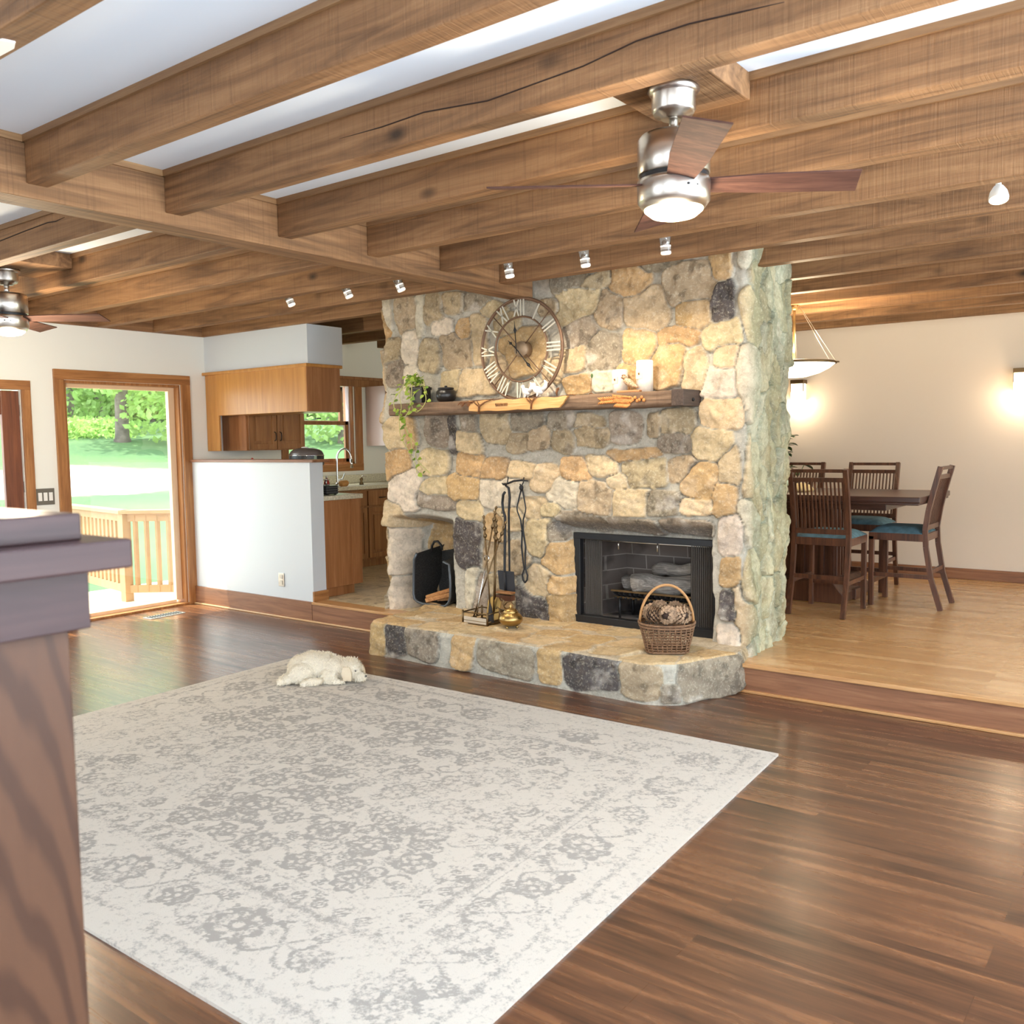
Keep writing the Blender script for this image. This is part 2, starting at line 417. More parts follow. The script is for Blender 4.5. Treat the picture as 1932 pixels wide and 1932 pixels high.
rn = ['', 'nearest wooden joist, only a corner of it showing at the top left of the photo',
      'wooden joist whose girder end is farthest left of all in view', 'wooden joist in front of the ceiling fan, with a long crack along its side',
      'wooden joist right behind the block the nearer ceiling fan hangs from', 'wooden joist seen directly behind the nearer fan motor',
      'wooden joist hiding the tops of the clear track spotlights by the fireplace', 'wooden joist right in front of the stone chimney, above the clock']
for i, y in enumerate(JY):
    if i == 0: continue
    jo = beam('ceiling_joist', XG1, XR, y, y + .09, 2.655, ZC, M['beam'], rn[i], GR)
    if i == 1:
        m = MB(); m.prism([(-2.72, 1.18), (-2.62, 1.175), (-2.57, 1.19), (-2.56, 1.22), (-2.60, 1.235), (-2.72, 1.232)], 2.650, 2.656); obj('plaster_patch', m, M['white'], jo, bevel=.002)
    if i == 3:
        m = MB(); m.tube(CR1, [.0005] + [.0028] * (len(CR1) - 2) + [.0008], 5); obj('crack', m, M['crack'], jo)
LY = [2.49, 3.14, 3.78, 4.38, 4.93]
ln = ['left-bay wooden joist in front of the farther fan, with a curved crack',
      'left-bay wooden joist right behind the block of the farther ceiling fan', 'left-bay wooden joist just beyond the farther fan, second behind it',
      'left-bay wooden joist hiding the tops of three frosted spotlights', 'left-bay wooden joist right behind the three frosted spotlights']
for i, y in enumerate(LY):
    jo = beam('ceiling_joist', -7.96, XG0, y, y + .09, 2.655, ZC, M['beam'], ln[i], GL)
    if i == 0:
        m = MB(); m.tube(CR2, [.0008] + [.0035] * (len(CR2) - 2) + [.001], 5); obj('crack', m, M['crack'], jo)
beam('ceiling_joist', -8.0, -5.40, 5.46, 5.56, 2.655, ZC, M['beam'], 'pale wooden joist resting over the white soffit of the kitchen', GL)
KY = [6.22, 6.84]
kn = ['dark wooden joist in the kitchen right of the white soffit', 'second dark kitchen joist, half hidden behind the chimney edge']
for y, n in zip(KY, kn): beam('ceiling_joist', -8.0, -5.40, y, y + .09, 2.655, ZC, M['beam'], n, 'kitchen ceiling joists')
beam('ceiling_joist', -7.5, -4.3, 7.42, 7.52, 2.655, ZC, M['beam'], 'short dark kitchen joist with its cut end showing by the chimney', 'kitchen ceiling joists')
DY = [5.6, 6.21, 6.82, 7.41, 8.0, 8.62]
dn = ['wooden joist butting into the green-lit side of the chimney, nearest of the two', 'dark joist butting into the chimney side, farther of the two', 'dark wooden joist just past the chimney back corner',
      'wooden dining room joist the pendant rod hangs from', 'bright golden dining room joist behind the pendant rod', 'last golden dining room joist before the far wall']
for i, (y, n) in enumerate(zip(DY, dn)):
    beam('ceiling_joist', -2.33 if i < 2 else -4.2, XR, y, y + .09, 2.655, ZC, M['beam'], n, 'dining room ceiling joists')

# ---- glazed patio window (frame, jamb, pane)
def casing(name, y0, y1, z0, z1, iy0, iy1, iz0, iz1, th=.022, bottom=False):
    o = bpy.data.objects.new(name, None); COL.objects.link(o); o.location = (-8, (y0 + y1) / 2, z0); o['kind'] = 'structure'
    m = MB(); m.box(-8, -8 + th, y0, iy0, z0, iz1 if iz1 < z1 else z1); m.box(-8, -8 + th, iy1, y1, z0, iz1)
    obj('casing', m, M['trimz'], o, bevel=.002)
    m = MB(); m.box(-8, -8 + th + .003, y0, y1, iz1, z1)
    if bottom: m.box(-8, -8 + th + .003, y0, y1, z0, iz0)
    obj('header', m, M['trimy'], o, bevel=.002)
    return o
w = casing('window_1', 3.972, 5.312, 0, 2.262, 4.06, 5.215, .0, 2.172)
m = MB(); m.box(W0, -8.001, 4.06, 4.085, .0, 2.17); m.box(W0, -8.001, 5.19, 5.215, .0, 2.17); m.box(W0, -8.001, 4.085, 5.19, 2.145, 2.17); m.box(W0, -7.98, 4.06, 5.215, 0, .022)
obj('jamb', m, M['trimz'], w, bevel=.002)
m = MB(); m.box(-8.12, -8.07, 5.125, 5.19, .05, 2.145); m.box(-8.12, -8.07, 4.085, 4.10, .05, 2.145); m.box(-8.12, -8.07, 4.10, 5.125, 2.11, 2.145); m.box(-8.12, -8.07, 4.10, 5.125, .022, .055)
obj('sash', m, plain('cream_sash', (226, 196, 160), .4), w, bevel=.003)
m = MB(); m.box(-8.098, -8.092, 4.095, 5.13, .05, 2.115); obj('window_pane', m, M['glass'], w)
# ---- door at the far left
d = casing('door_1', 2.62, 3.768, 0, 2.148, 2.70, 3.692, 0, 2.07)
m = MB(); m.box(-8.06, -8.02, 3.54, 3.685, .01, 2.06); m.box(-8.06, -8.02, 2.71, 2.85, .01, 2.06); m.box(-8.06, -8.02, 2.85, 3.54, 1.86, 2.06); m.box(-8.06, -8.02, 2.85, 3.54, .01, .25)
obj('door_leaf', m, wood('door_brown', (84, 44, 26), (116, 66, 40), (138, 84, 52), 2, 1.2, .4), d, bevel=.004)
m = MB(); m.box(-8.045, -8.04, 2.85, 3.54, .25, 1.86); obj('door_glass', m, M['glass'], d)
m = MB()
for z in (.35, 1.2, 1.85): m.box(-8.02, -8.008, 3.684, 3.70, z, z + .09)
obj('hinge', m, M['steel'], d)
# ---- kitchen window
w = casing('window_2', 6.42, 7.625, 1.255, 2.26, 6.50, 7.52, 1.34, 2.25, bottom=True)
m = MB(); m.box(W0, -8.001, 6.50, 6.52, 1.34, 2.25); m.box(W0, -8.001, 7.48, 7.50, 1.34, 2.25); m.box(W0, -8.001, 6.5, 7.5, 1.34, 1.36); obj('jamb', m, M['trimz'], w)
m = MB()
for a, b, c, e, x in ((6.52, 7.46, 1.36, 1.84, -8.05), (6.52, 7.42, 1.80, 2.24, -8.09)):
    m.box(x - .03, x, a, a + .05, c, e); m.box(x - .03, x, b - .05, b, c, e); m.box(x - .03, x, a, b, c, c + .045); m.box(x - .03, x, a, b, e - .045, e)
obj('sash', m, M['cabd'], w, bevel=.003)
m = MB(); m.box(-8.09, -8.04, 7.462, 7.478, 1.36, 2.25); obj('screen_track', m, plain('white_track', (235, 225, 230), .4), w)
m = MB(); m.box(-8.072, -8.068, 6.56, 7.42, 1.38, 2.22); obj('window_pane', m, M['glass'], w)
m = MB(); m.box(-7.99, -7.985, 6.93, 6.99, 1.86, 1.873); m.box(-8.05, -7.985, 6.955, 6.965, 1.86, 1.868); obj('latch', m, M['iron'], w)

# ============================================================ OUTSIDE
def hillz(t):
    return float(np.interp(t, [0, 6, 9, 14, 20, 25, 32, 45, 52, 70, 110], [-.25, -.35, -.5, -.55, -.5, -.3, 0, .72, 1.9, 3.4, 6.5]))
gm = MB()
nx, ny = 90, 70
vs = []
for j in range(ny + 1):
    for i in range(nx + 1):
        ang = math.radians(100 + 75 * j / ny); tt = 8.0 + (118 - 8) * (i / nx) ** 1.5
        x, y = tt * math.cos(ang), tt * math.sin(ang)
        vs.append((x - 1.2, y, hillz(math.hypot(x - 1.2, y)) + .25 * (float(vnoise(x * .15, y * .15)) - .5) * min(1, tt / 40)))
fs = [(j * (nx + 1) + i, j * (nx + 1) + i + 1, (j + 1) * (nx + 1) + i + 1, (j + 1) * (nx + 1) + i) for j in range(ny) for i in range(nx)]
gm.add(vs, fs, True)
def inroom(p): return p[0] > -8.4 and p[1] > -4
keep = [f for f in gm.f if not any(inroom(vs[k]) for k in f)]
gm.f = keep; gm.sm = [True] * len(keep); gm.mi = [0] * len(keep)
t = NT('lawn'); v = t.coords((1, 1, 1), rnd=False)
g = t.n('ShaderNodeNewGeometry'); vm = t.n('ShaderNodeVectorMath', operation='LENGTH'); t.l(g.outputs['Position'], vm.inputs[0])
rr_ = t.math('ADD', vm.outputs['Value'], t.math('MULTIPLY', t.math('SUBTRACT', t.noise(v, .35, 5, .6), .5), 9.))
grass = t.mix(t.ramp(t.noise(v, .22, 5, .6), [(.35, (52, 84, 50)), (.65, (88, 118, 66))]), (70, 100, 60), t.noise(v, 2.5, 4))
sunlit_band = t.ramp(t.noise(v, 1.2, 4), [(.3, (176, 168, 150)), (.7, (206, 196, 182))])  # sunlit strip painted into the lawn colour
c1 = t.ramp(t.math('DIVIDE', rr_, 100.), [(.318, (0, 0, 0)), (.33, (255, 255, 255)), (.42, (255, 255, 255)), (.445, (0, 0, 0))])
t.col(t.mix(grass, sunlit_band, c1))
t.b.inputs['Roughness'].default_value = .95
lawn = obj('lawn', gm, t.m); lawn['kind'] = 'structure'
# deck and railing
dk = MB()
for i in range(12): dk.box(-9.9 + i * .146, -9.9 + i * .146 + .14, 2.2, 6.2, -.08, -.04)
deck = obj('deck', dk, plain('sunlit_deck_boards', (214, 196, 172), .7, var=.06)); struct(deck)
rail = thing('deck_railing', 'cream wooden deck railing with square balusters outside the patio window', 'railing', (-8.9, 5.0, -.04))
mr = plain('cream_railing_paint', (170, 134, 98), .6, var=.04)
A, B, Cc = Vector((-10.6, 5.35, 0)), Vector((-8.93, 5.10, 0)), Vector((-8.2, 5.66, 0))
for nm, P, Q in (('a', A, B), ('b', B, Cc)):
    d = (Q - P); L = d.length; u = d / L
    m = MB(); m.bar(P + Vector((0, 0, .90)) - u * .03, Q + Vector((0, 0, .90)) + u * .03, .13, .035); obj('rail_cap', m, mr, rail)
    m = MB(); m.bar(P + Vector((0, 0, .84)), Q + Vector((0, 0, .84)), .04, .08); obj('top_rail', m, mr, rail)
    m = MB(); m.bar(P + Vector((0, 0, .09)), Q + Vector((0, 0, .09)), .04, .08); obj('bottom_rail', m, mr, rail)
    k = int(L / .118)
    for i in range(1, k + 1):
        c = P + u * (L * i / (k + 1)); m = MB(); m.box(c.x - .019, c.x + .019, c.y - .019, c.y + .019, .06, .86); obj('baluster', m, mr, rail)
for c in (B, A): m = MB(); m.box(c.x - .045, c.x + .045, c.y - .045, c.y + .045, -.04, .88); obj('railing_post', m, mr, rail)
# trees
def leafcloud(mb, c, r, n, size, seed=0):
    rr = random.Random(seed)
    for _ in range(n):
        while True:
            p = Vector((rr.uniform(-1, 1), rr.uniform(-1, 1), rr.uniform(-1, 1)))
            if .25 < p.length < 1: break
        p = Vector((c[0] + p.x * r[0], c[1] + p.y * r[1], c[2] + p.z * r[2]))
        a = Vector((rr.gauss(0, 1), rr.gauss(0, 1), rr.gauss(0, 1))).normalized(); b = a.orthogonal().normalized(); s = size * rr.uniform(.6, 1.4)
        mb.add([p - a * s, p + b * s * .6, p + a * s, p - b * s * .6], [(0, 1, 2, 3)])
def leafm(name, c, tr=.5):
    t = NT(name); n = t.noise(t.coords(), 1.5, 4)
    cc = t.ramp(n, [(.3, tuple(int(x * .75) for x in c)), (.7, c)]); t.col(cc); t.b.inputs['Roughness'].default_value = .6
    tl = t.n('ShaderNodeBsdfTranslucent'); t.l(cc, tl.inputs[0]); mx = t.n('ShaderNodeMixShader'); mx.inputs[0].default_value = tr
    t.l(t.b.outputs[0], mx.inputs[1]); t.l(tl.outputs[0], mx.inputs[2]); t.l(mx.outputs[0], t.out.inputs['Surface'])
    return t.m
LM = [leafm('foliage_a', (176, 212, 120)), leafm('foliage_b', (176, 208, 128)), leafm('foliage_c', (200, 222, 134))]
BK = plain('tree_bark', (104, 94, 88), .9, var=.2, vs=3)
def tree(px, t, h, r0, crown, n, label, k, lean=0, seed=1, low=.12, bushy=1.):
    """px: bearing in degrees left of the room's long axis"""
    a = math.radians(px); x, y = -math.sin(a) * t, math.cos(a) * t; z = hillz(t) - .15
    T = thing('tree', label, 'tree', (x, y, z), group='trees on the hill outside')
    m = MB(); m.tube([(x, y, z - .1), (x, y, z + .4), (x + lean * .3, y, z + h * .4), (x + lean, y, z + h)], [r0 * 1.5, r0, r0 * .8, r0 * .3], 10); obj('trunk', m, BK, T)
    m = MB(); rr = random.Random(seed)
    for q in range(7):
        hh = z + h * (low + (1 - low) * q / 6)
        leafcloud(m, (x + rr.uniform(-1, 1) * crown * .5, y + rr.uniform(-1, 1) * crown * .5, hh), (crown * .7, crown * .7, h * .13), int(n * 2.6 / 7), .12 + t * .0016, seed * 10 + q)
        b = Vector((x + rr.uniform(-1, 1) * crown * .6, y + rr.uniform(-1, 1) * crown * .6, hh))
        m2 = None
    obj('crown', m, LM[k], T)
    return T
tr = [(60.15, 52, 13, .36, 4.5, 1600, 'thick dark oak standing nearest on the grassy hill outside', 0, .6),
      (61.3, 66, 15, .30, 4, 1200, 'dark tree trunk left of the thick oak, farther up the hill', 1, .5),
      (63.4, 70, 15, .26, 4, 1200, 'pale slim tree seen near the left edge of the patio window', 2, .2),
      (62.8, 62, 15, .22, 3.5, 1000, 'slim tree at the left edge of the patio window view', 1, 1.),
      (58.6, 70, 15, .26, 5, 1400, 'tree right of the thick oak, near the right edge of the patio window', 2, -.6),
      (57.7, 78, 16, .3, 5, 1400, 'tree half hidden by the right side of the patio window frame', 0, .2),
      (62.2, 84, 17, .24, 5, 1300, 'thin far tree between two darker trunks', 2, .1),
      (60.75, 90, 17, .26, 5, 1300, 'far tree just left of the thick oak, behind it', 0, .3),
      (59.3, 92, 17, .24, 5, 1300, 'far tree just right of the thick oak, behind it', 1, .2),
      (63.9, 76, 17, .26, 5, 1300, 'tree hidden mostly by the left casing of the patio window', 0, .2),
      (47.5, 50, 12, .3, 4, 1500, 'dark leafy tree seen in the upper sash of the kitchen window', 1, .2),
      (49.6, 74, 14, .3, 5, 1300, 'pale tree seen in the left part of the kitchen window', 2, .2),
      (48.6, 70, 14, .3, 5, 1300, 'tree seen in the right part of the kitchen window', 0, .2)]
for i, (px, tt, h, r0, cr, n, lb, k, le) in enumerate(tr): tree(px, tt, h, r0, cr, n, lb, k, le, seed=i + 2)
# undergrowth at the wood's edge (nobody could count it)
m = MB(); rr = random.Random(5)
for i in range(120):
    a = math.radians(rr.uniform(42, 70)); tt = rr.uniform(72, 100); x, y = -math.sin(a) * tt, math.cos(a) * tt
    leafcloud(m, (x, y, hillz(tt) + rr.uniform(.5, 12)), (3.5, 3.5, 1.8), 230, .33, i)
u = obj('undergrowth', m, LM[1]); tag(u, 'bushy green undergrowth along the edge of the wood', 'undergrowth', kind='stuff')
m = MB()
for i in range(26):
    a = math.radians(rr.uniform(60.5, 64.5)); tt = rr.uniform(54, 60); x, y = -math.sin(a) * tt, math.cos(a) * tt
    leafcloud(m, (x, y, hillz(tt) + .3), (1.6, 1.6, .7), 120, .13, i + 100)
u = obj('brush', m, LM[0]); tag(u, 'low leafy brush on the slope left of the thick oak', 'brush', kind='stuff')
# ============================================================ STONE FIREPLACE
TONE = {'t': (206, 182, 144), 'o': (194, 160, 114), 'g': (154, 140, 122), 'd': (88, 82, 80), 'p': (214, 200, 178), 'b': (180, 159, 128), 'm': (186, 180, 166)}
FS = "-5.360 2.655 0.048 0.128 p 0;-5.135 2.596 0.093 0.126 b 0;-4.997 2.583 0.034 0.149 p 0;-4.843 2.618 0.088 0.106 b 0;-4.639 2.658 0.106 0.072 b 0;-4.413 2.643 0.123 0.063 g 0;-4.241 2.551 0.109 0.062 t 20;-4.549 2.424 0.074 0.080 o 0;-4.775 2.480 0.087 0.057 p 0;-5.317 2.330 0.096 0.094 b 0;-5.097 2.340 0.069 0.134 p 0;-4.893 2.254 0.100 0.112 b 10;-4.611 2.288 0.143 0.121 b 0;-4.399 2.348 0.082 0.158 t 0;-5.269 2.138 0.107 0.094 g 0;-5.093 2.086 0.070 0.093 p 0;-4.463 2.025 0.206 0.088 t 0;-4.671 2.044 0.086 0.082 t 0;-3.976 2.235 0.170 0.153 o 0;-4.200 2.098 0.089 0.117 t 10;-4.119 2.442 0.097 0.077 t 0;-3.742 2.532 0.100 0.052 b 0;-3.504 2.523 0.164 0.102 t -10;-3.484 2.317 0.130 0.091 g -15;-3.539 2.141 0.097 0.074 t 0;-3.720 2.070 0.082 0.082 t 0;-3.815 1.943 0.102 0.053 p 0;-3.264 2.463 0.104 0.114 b 15;-3.097 2.625 0.136 0.104 o 15;-2.978 2.445 0.149 0.114 t 0;-2.648 2.566 0.168 0.113 b 0;-2.445 2.654 0.070 0.091 o 0;-2.419 2.413 0.070 0.118 d 0;-2.629 2.364 0.103 0.100 o 0;-2.859 2.727 0.130 0.041 g -10;-3.359 2.662 0.143 0.057 b -15;-3.577 2.687 0.114 0.051 g -10;-3.295 2.165 0.101 0.115 g 10;-3.027 2.195 0.111 0.112 o 0;-2.742 2.239 0.127 0.051 o 12;-2.815 2.063 0.122 0.130 o -20;-2.629 1.990 0.096 0.122 t -18;-2.436 2.214 0.120 0.079 t -10;-2.400 2.073 0.070 0.072 t 0;-2.450 1.920 0.106 0.086 p 0;-3.496 1.958 0.088 0.059 o 0;-3.297 1.973 0.076 0.072 p 0;-3.072 1.980 0.121 0.078 o 0;-2.417 1.719 0.120 0.093 t -8;-2.474 1.533 0.115 0.094 t 0;-2.753 1.681 0.136 0.076 b 0;-3.132 1.658 0.102 0.093 g 0;-3.420 1.690 0.104 0.048 b 8;-2.917 1.674 0.051 0.077 b 0;-3.656 1.718 0.099 0.060 g 0;-3.059 1.470 0.169 0.036 o 0;-3.399 1.593 0.120 0.063 b 5;-3.617 1.563 0.090 0.075 b 20;-2.754 1.546 0.114 0.059 g 0;-5.291 1.656 0.108 0.121 t 0;-5.130 1.653 0.059 0.120 o 0;-4.819 1.673 0.089 0.133 g 8;-4.682 1.624 0.038 0.132 d 0;-4.508 1.711 0.074 0.073 g 0;-4.238 1.689 0.110 0.103 b 0;-3.966 1.726 0.133 0.070 g 0;-3.839 1.596 0.084 0.077 b 0;-4.533 1.565 0.116 0.065 t 0;-4.041 1.567 0.097 0.055 b 0;-5.313 1.394 0.144 0.105 o -20;-4.883 1.404 0.135 0.093 t 0;-4.515 1.401 0.116 0.082 o 0;-4.270 1.378 0.121 0.076 o 0;-3.991 1.364 0.125 0.059 t 10;-3.525 1.359 0.089 0.082 o 0;-3.327 1.390 0.111 0.063 t 0;-2.982 1.349 0.151 0.093 b 0;-3.200 1.300 0.083 0.051 t 0;-2.700 1.376 0.113 0.069 b -10;-2.576 1.302 0.103 0.103 o 15;-2.380 1.395 0.071 0.114 t 0;-5.199 1.186 0.165 0.139 p 0;-4.872 1.193 0.146 0.076 t -20;-4.557 1.212 0.138 0.099 o 0;-4.208 1.206 0.175 0.112 p 0;-3.778 1.292 0.111 0.092 t 0;-3.631 1.192 0.108 0.091 p 15;-3.381 1.168 0.138 0.097 b 0;-3.105 1.157 0.139 0.094 t 0;-2.844 1.146 0.116 0.071 g 0;-2.594 1.126 0.104 0.048 t 0;-2.397 1.176 0.071 0.108 o 0;-3.923 1.087 0.115 0.063 t 0;-3.781 1.072 0.093 0.039 t 0;-2.367 0.964 0.064 0.108 p 0;-2.356 0.738 0.064 0.088 o 0;-2.355 0.510 0.053 0.085 d 0;-2.354 0.287 0.071 0.082 p 0;-4.886 1.103 0.191 0.060 g 5;-5.327 0.985 0.097 0.097 t 0;-5.363 0.651 0.086 0.196 p 0;-5.349 0.316 0.086 0.153 p 0;-5.137 0.687 0.071 0.219 o 0;-5.117 0.381 0.083 0.088 t 0;-4.507 1.048 0.116 0.082 t 0;-4.529 0.799 0.117 0.174 d 0;-4.249 0.903 0.091 0.113 o 0;-4.096 1.010 0.128 0.088 t 0;-4.177 0.705 0.209 0.105 b 0;-3.888 0.881 0.105 0.141 t 0;-3.745 0.915 0.074 0.062 g 0;-3.701 0.736 0.110 0.101 o 0;-3.676 0.525 0.110 0.062 o 0;-3.669 0.350 0.101 0.109 o 0;-4.495 0.435 0.064 0.159 p 0;-4.400 0.393 0.084 0.141 g 0;-3.945 0.339 0.164 0.104 d 20;-3.874 0.547 0.114 0.095 t 0;-4.208 0.419 0.111 0.139 b 0;-4.555 0.198 0.086 0.059 t 0;-3.507 0.995 0.176 0.053 g 5;-3.077 0.987 0.186 0.051 g 4;-2.681 0.984 0.165 0.049 g 4;"
front = [(float(a[0]), float(a[1]), float(a[2]), float(a[3]), a[4], float(a[5])) for a in (q.split() for q in FS.strip(';').split(';'))]
YF = 5.44
def lcol(c): return np.array(lin(c)[:3])
def stonefield(S_, Z_, seeds, seed=0, mort=.10, round_=2.6, relief=.03):
    """nearest (elliptical, wobbly) stone; returns height and colour per sample"""
    wx = (fbm(S_ * 4, Z_ * 4, 3.1, seed, 3) - .5) * .085; wz = (fbm(S_ * 4, Z_ * 4, 9.7, seed + 5, 3) - .5) * .085
    best = np.full(S_.shape, 9.); sec = np.full(S_.shape, 9.); idx = np.zeros(S_.shape, int)
    for i, (sx, sz, rx, rz, c, an) in enumerate(seeds):
        a = math.radians(an); dx, dz = S_ + wx - sx, Z_ + wz - sz
        u = dx * math.cos(a) - dz * math.sin(a); w = dx * math.sin(a) + dz * math.cos(a)
        k = 4.0
        d = (np.abs(u / rx) ** k + np.abs(w / rz) ** k) ** (1 / k)
        m = d < best
        sec = np.where(m, best, np.minimum(sec, d)); idx = np.where(m, i, idx); best = np.where(m, d, best)
    edge = np.minimum((sec - best) / .75, (1.22 - best) / .75)      # >0 inside a stone
    ins = sstep(.02, .13, edge)
    rng = np.random.RandomState(seed + 3); off = rng.rand(len(seeds)); tx = rng.randn(len(seeds)) * .35; tz = rng.randn(len(seeds)) * .35
    sxs = np.array([s[0] for s in seeds])[idx]; szs = np.array([s[1] for s in seeds])[idx]
    rough = fbm(S_ * 14, Z_ * 14, off[idx] * 50, seed + 11, 4) - .5
    strata = fbm(S_ * 3, Z_ * 22 + S_ * 6, off[idx] * 30, seed + 17, 3) - .5
    h = ins * (relief * (.55 + .6 * off[idx]) + (S_ - sxs) * tx[idx] * .22 + (Z_ - szs) * tz[idx] * .22 + rough * .034 + strata * .018)
    h += (1 - ins) * (fbm(S_ * 9, Z_ * 9, 1.5, seed + 23, 3) - .5) * .012
    base = np.array([lcol(TONE[s[4]]) for s in seeds]); jit = 1 + (rng.rand(len(seeds), 1) - .5) * .18 + (rng.rand(len(seeds), 3) - .5) * .05
    col = (base * jit)[idx]
    n1 = fbm(S_ * 7, Z_ * 7, off[idx] * 90, seed + 31, 4)[..., None]; n2 = fbm(S_ * 18, Z_ * 18, off[idx] * 20, seed + 37, 4)[..., None]
    col = col * (.74 + .5 * n1)
    col = col + (col * .55 - col) * sstep(.56, .7, n2) * (np.array([1.0 if s[4] in 'gdb' else .35 for s in seeds])[idx])[..., None]
    col = col + (lcol((206, 196, 184)) - col) * (sstep(.60, .72, n1) * .55) * (np.array([1.0 if s[4] in 'gd' else 0.3 for s in seeds])[idx])[..., None]
    crack = sstep(.05, .0, np.abs(edge - .04)) * (fbm(S_ * 5, Z_ * 5, 6.1, seed + 47, 3) > .46)
    col = col * (1 - .12 * strata[..., None] * 4) 
    mcol = lcol(TONE['m']) * (.8 + .4 * fbm(S_ * 6, Z_ * 6, 2.2, seed + 41, 3)[..., None])
    col = mcol + (col - mcol) * ins[..., None]
    col = col * (1 - .5 * crack[..., None]); h = h - crack * .008
    return h, col
def pathsamples(pts, ds, rad=.06):
    """polyline with rounded corners -> positions, outward normals (left of travel is inside), arclength of the sharp path"""
    P = []; s0 = 0; pts = [np.array(p, float) for p in pts]
    for i in range(len(pts) - 1):
        a, b = pts[i], pts[i + 1]; L = np.linalg.norm(b - a); n = max(2, int(L / ds))
        for k in range(n + (i == len(pts) - 2)): P.append((a + (b - a) * k / n, s0 + L * k / n))
        s0 += L
    xy = np.array([p[0] for p in P]); s = np.array([p[1] for p in P])
    w = max(1, int(rad / ds)); pad = np.vstack([2 * xy[0] - xy[1:w + 1][::-1], xy, 2 * xy[-1] - xy[-w - 1:-1][::-1]])
    sm = np.array([pad[i:i + 2 * w + 1].mean(0) for i in range(len(xy))])
    t = np.gradient(sm, axis=0); t /= np.linalg.norm(t, axis=1)[:, None]
    return sm, np.stack([t[:, 1], -t[:, 0]], 1), s
def gridobj(name, P, cols, mat, parent, mask=None, wrap=False):
    nz, ns = P.shape[:2]
    me = bpy.data.meshes.new(name)
    idx = np.arange(nz * ns).reshape(nz, ns)
    q = np.stack([idx[:-1, :-1], idx[:-1, 1:], idx[1:, 1:], idx[1:, :-1]], -1)
    if mask is not None: q = q[~mask[:-1, :-1]]
    q = q.reshape(-1, 4)
    loc = np.array(WL(parent)) if parent else P.reshape(-1, 3).min(0) * 0
    me.from_pydata((P.reshape(-1, 3) - loc).tolist(), [], q.tolist())
    at = me.color_attributes.new('tone', 'FLOAT_COLOR', 'POINT')
    c4 = np.concatenate([np.clip(cols.reshape(-1, 3), 0, 1), np.ones((nz * ns, 1))], 1)
    at.data.foreach_set('color', c4.astype(np.float32).ravel())
    me.polygons.foreach_set('use_smooth', [True] * len(me.polygons))
    me.materials.append(mat); me.update()
    o = bpy.data.objects.new(name, me); COL.objects.link(o)
    if parent: o.parent = parent
    return o
MSTONE = vcmat('field_stone')
FP = thing('stone_fireplace', 'tall fieldstone fireplace and chimney rising from floor to ceiling between kitchen and dining room', 'fireplace', (-3.86, 5.44, 0))
path = [(-5.43, 6.42), (-5.43, YF), (-2.27, YF), (-2.285, 6.19), (-3.0, 6.30)]
ds = .0088
xy, nrm, s = pathsamples(path, ds, .05)
zz = np.arange(0.1, ZC - .001, ds)
SS, ZZ = np.meshgrid(s, zz)
L0 = .98; L1 = L0 + 3.16; L2 = L1 + .75
seeds = [(L0 + (a + 5.43), b, c * 1.06, d_ * 1.06, e, f) for a, b, c, d_, e, f in front]
rr = random.Random(21)
def fill(s0, s1, z0, z1, n, rx, rz, tones, md):
    out = []; k = 0
    while len(out) < n and k < 4000:
        k += 1; a, b = rr.uniform(s0, s1), rr.uniform(z0, z1)
        if all(abs(a - q[0]) / (rx * 1.5) + abs(b - q[1]) / (rz * 1.5) > md for q in out): out.append((a, b, rx * rr.uniform(.8, 1.3), rz * rr.uniform(.8, 1.3), rr.choice(tones), rr.uniform(-18, 18)))
    return out
side = fill(L1 + .06, L2, .15, 2.8, 60, .09, .19, 'ttppbto', .95)
left = fill(0, L0 - .06, .15, 2.8, 50, .13, .16, 'tbpo', .95)
allseeds = seeds + side + left
H, C = stonefield(SS, ZZ, allseeds, 4)
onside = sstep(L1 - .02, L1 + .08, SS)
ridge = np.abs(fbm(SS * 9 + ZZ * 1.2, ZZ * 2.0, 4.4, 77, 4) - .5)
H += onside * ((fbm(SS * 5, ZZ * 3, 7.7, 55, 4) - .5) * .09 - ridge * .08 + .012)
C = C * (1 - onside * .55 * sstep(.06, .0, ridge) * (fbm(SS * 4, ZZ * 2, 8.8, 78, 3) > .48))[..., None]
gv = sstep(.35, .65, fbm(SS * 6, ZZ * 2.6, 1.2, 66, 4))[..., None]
C = C + (lcol((116, 128, 102)) * (1 - gv) + lcol((184, 192, 166)) * gv - C) * (onside * .62)[..., None]  # green daylight on the right side painted into the stone colour
# corners: rough, wavy arrises
corner = np.exp(-((SS - L0) / .07) ** 2) + np.exp(-((SS - L1) / .07) ** 2) + np.exp(-((SS - L2) / .07) ** 2)
H += corner * (fbm(ZZ * 3.3, SS * 2, .5, 99, 4) - .5) * .06
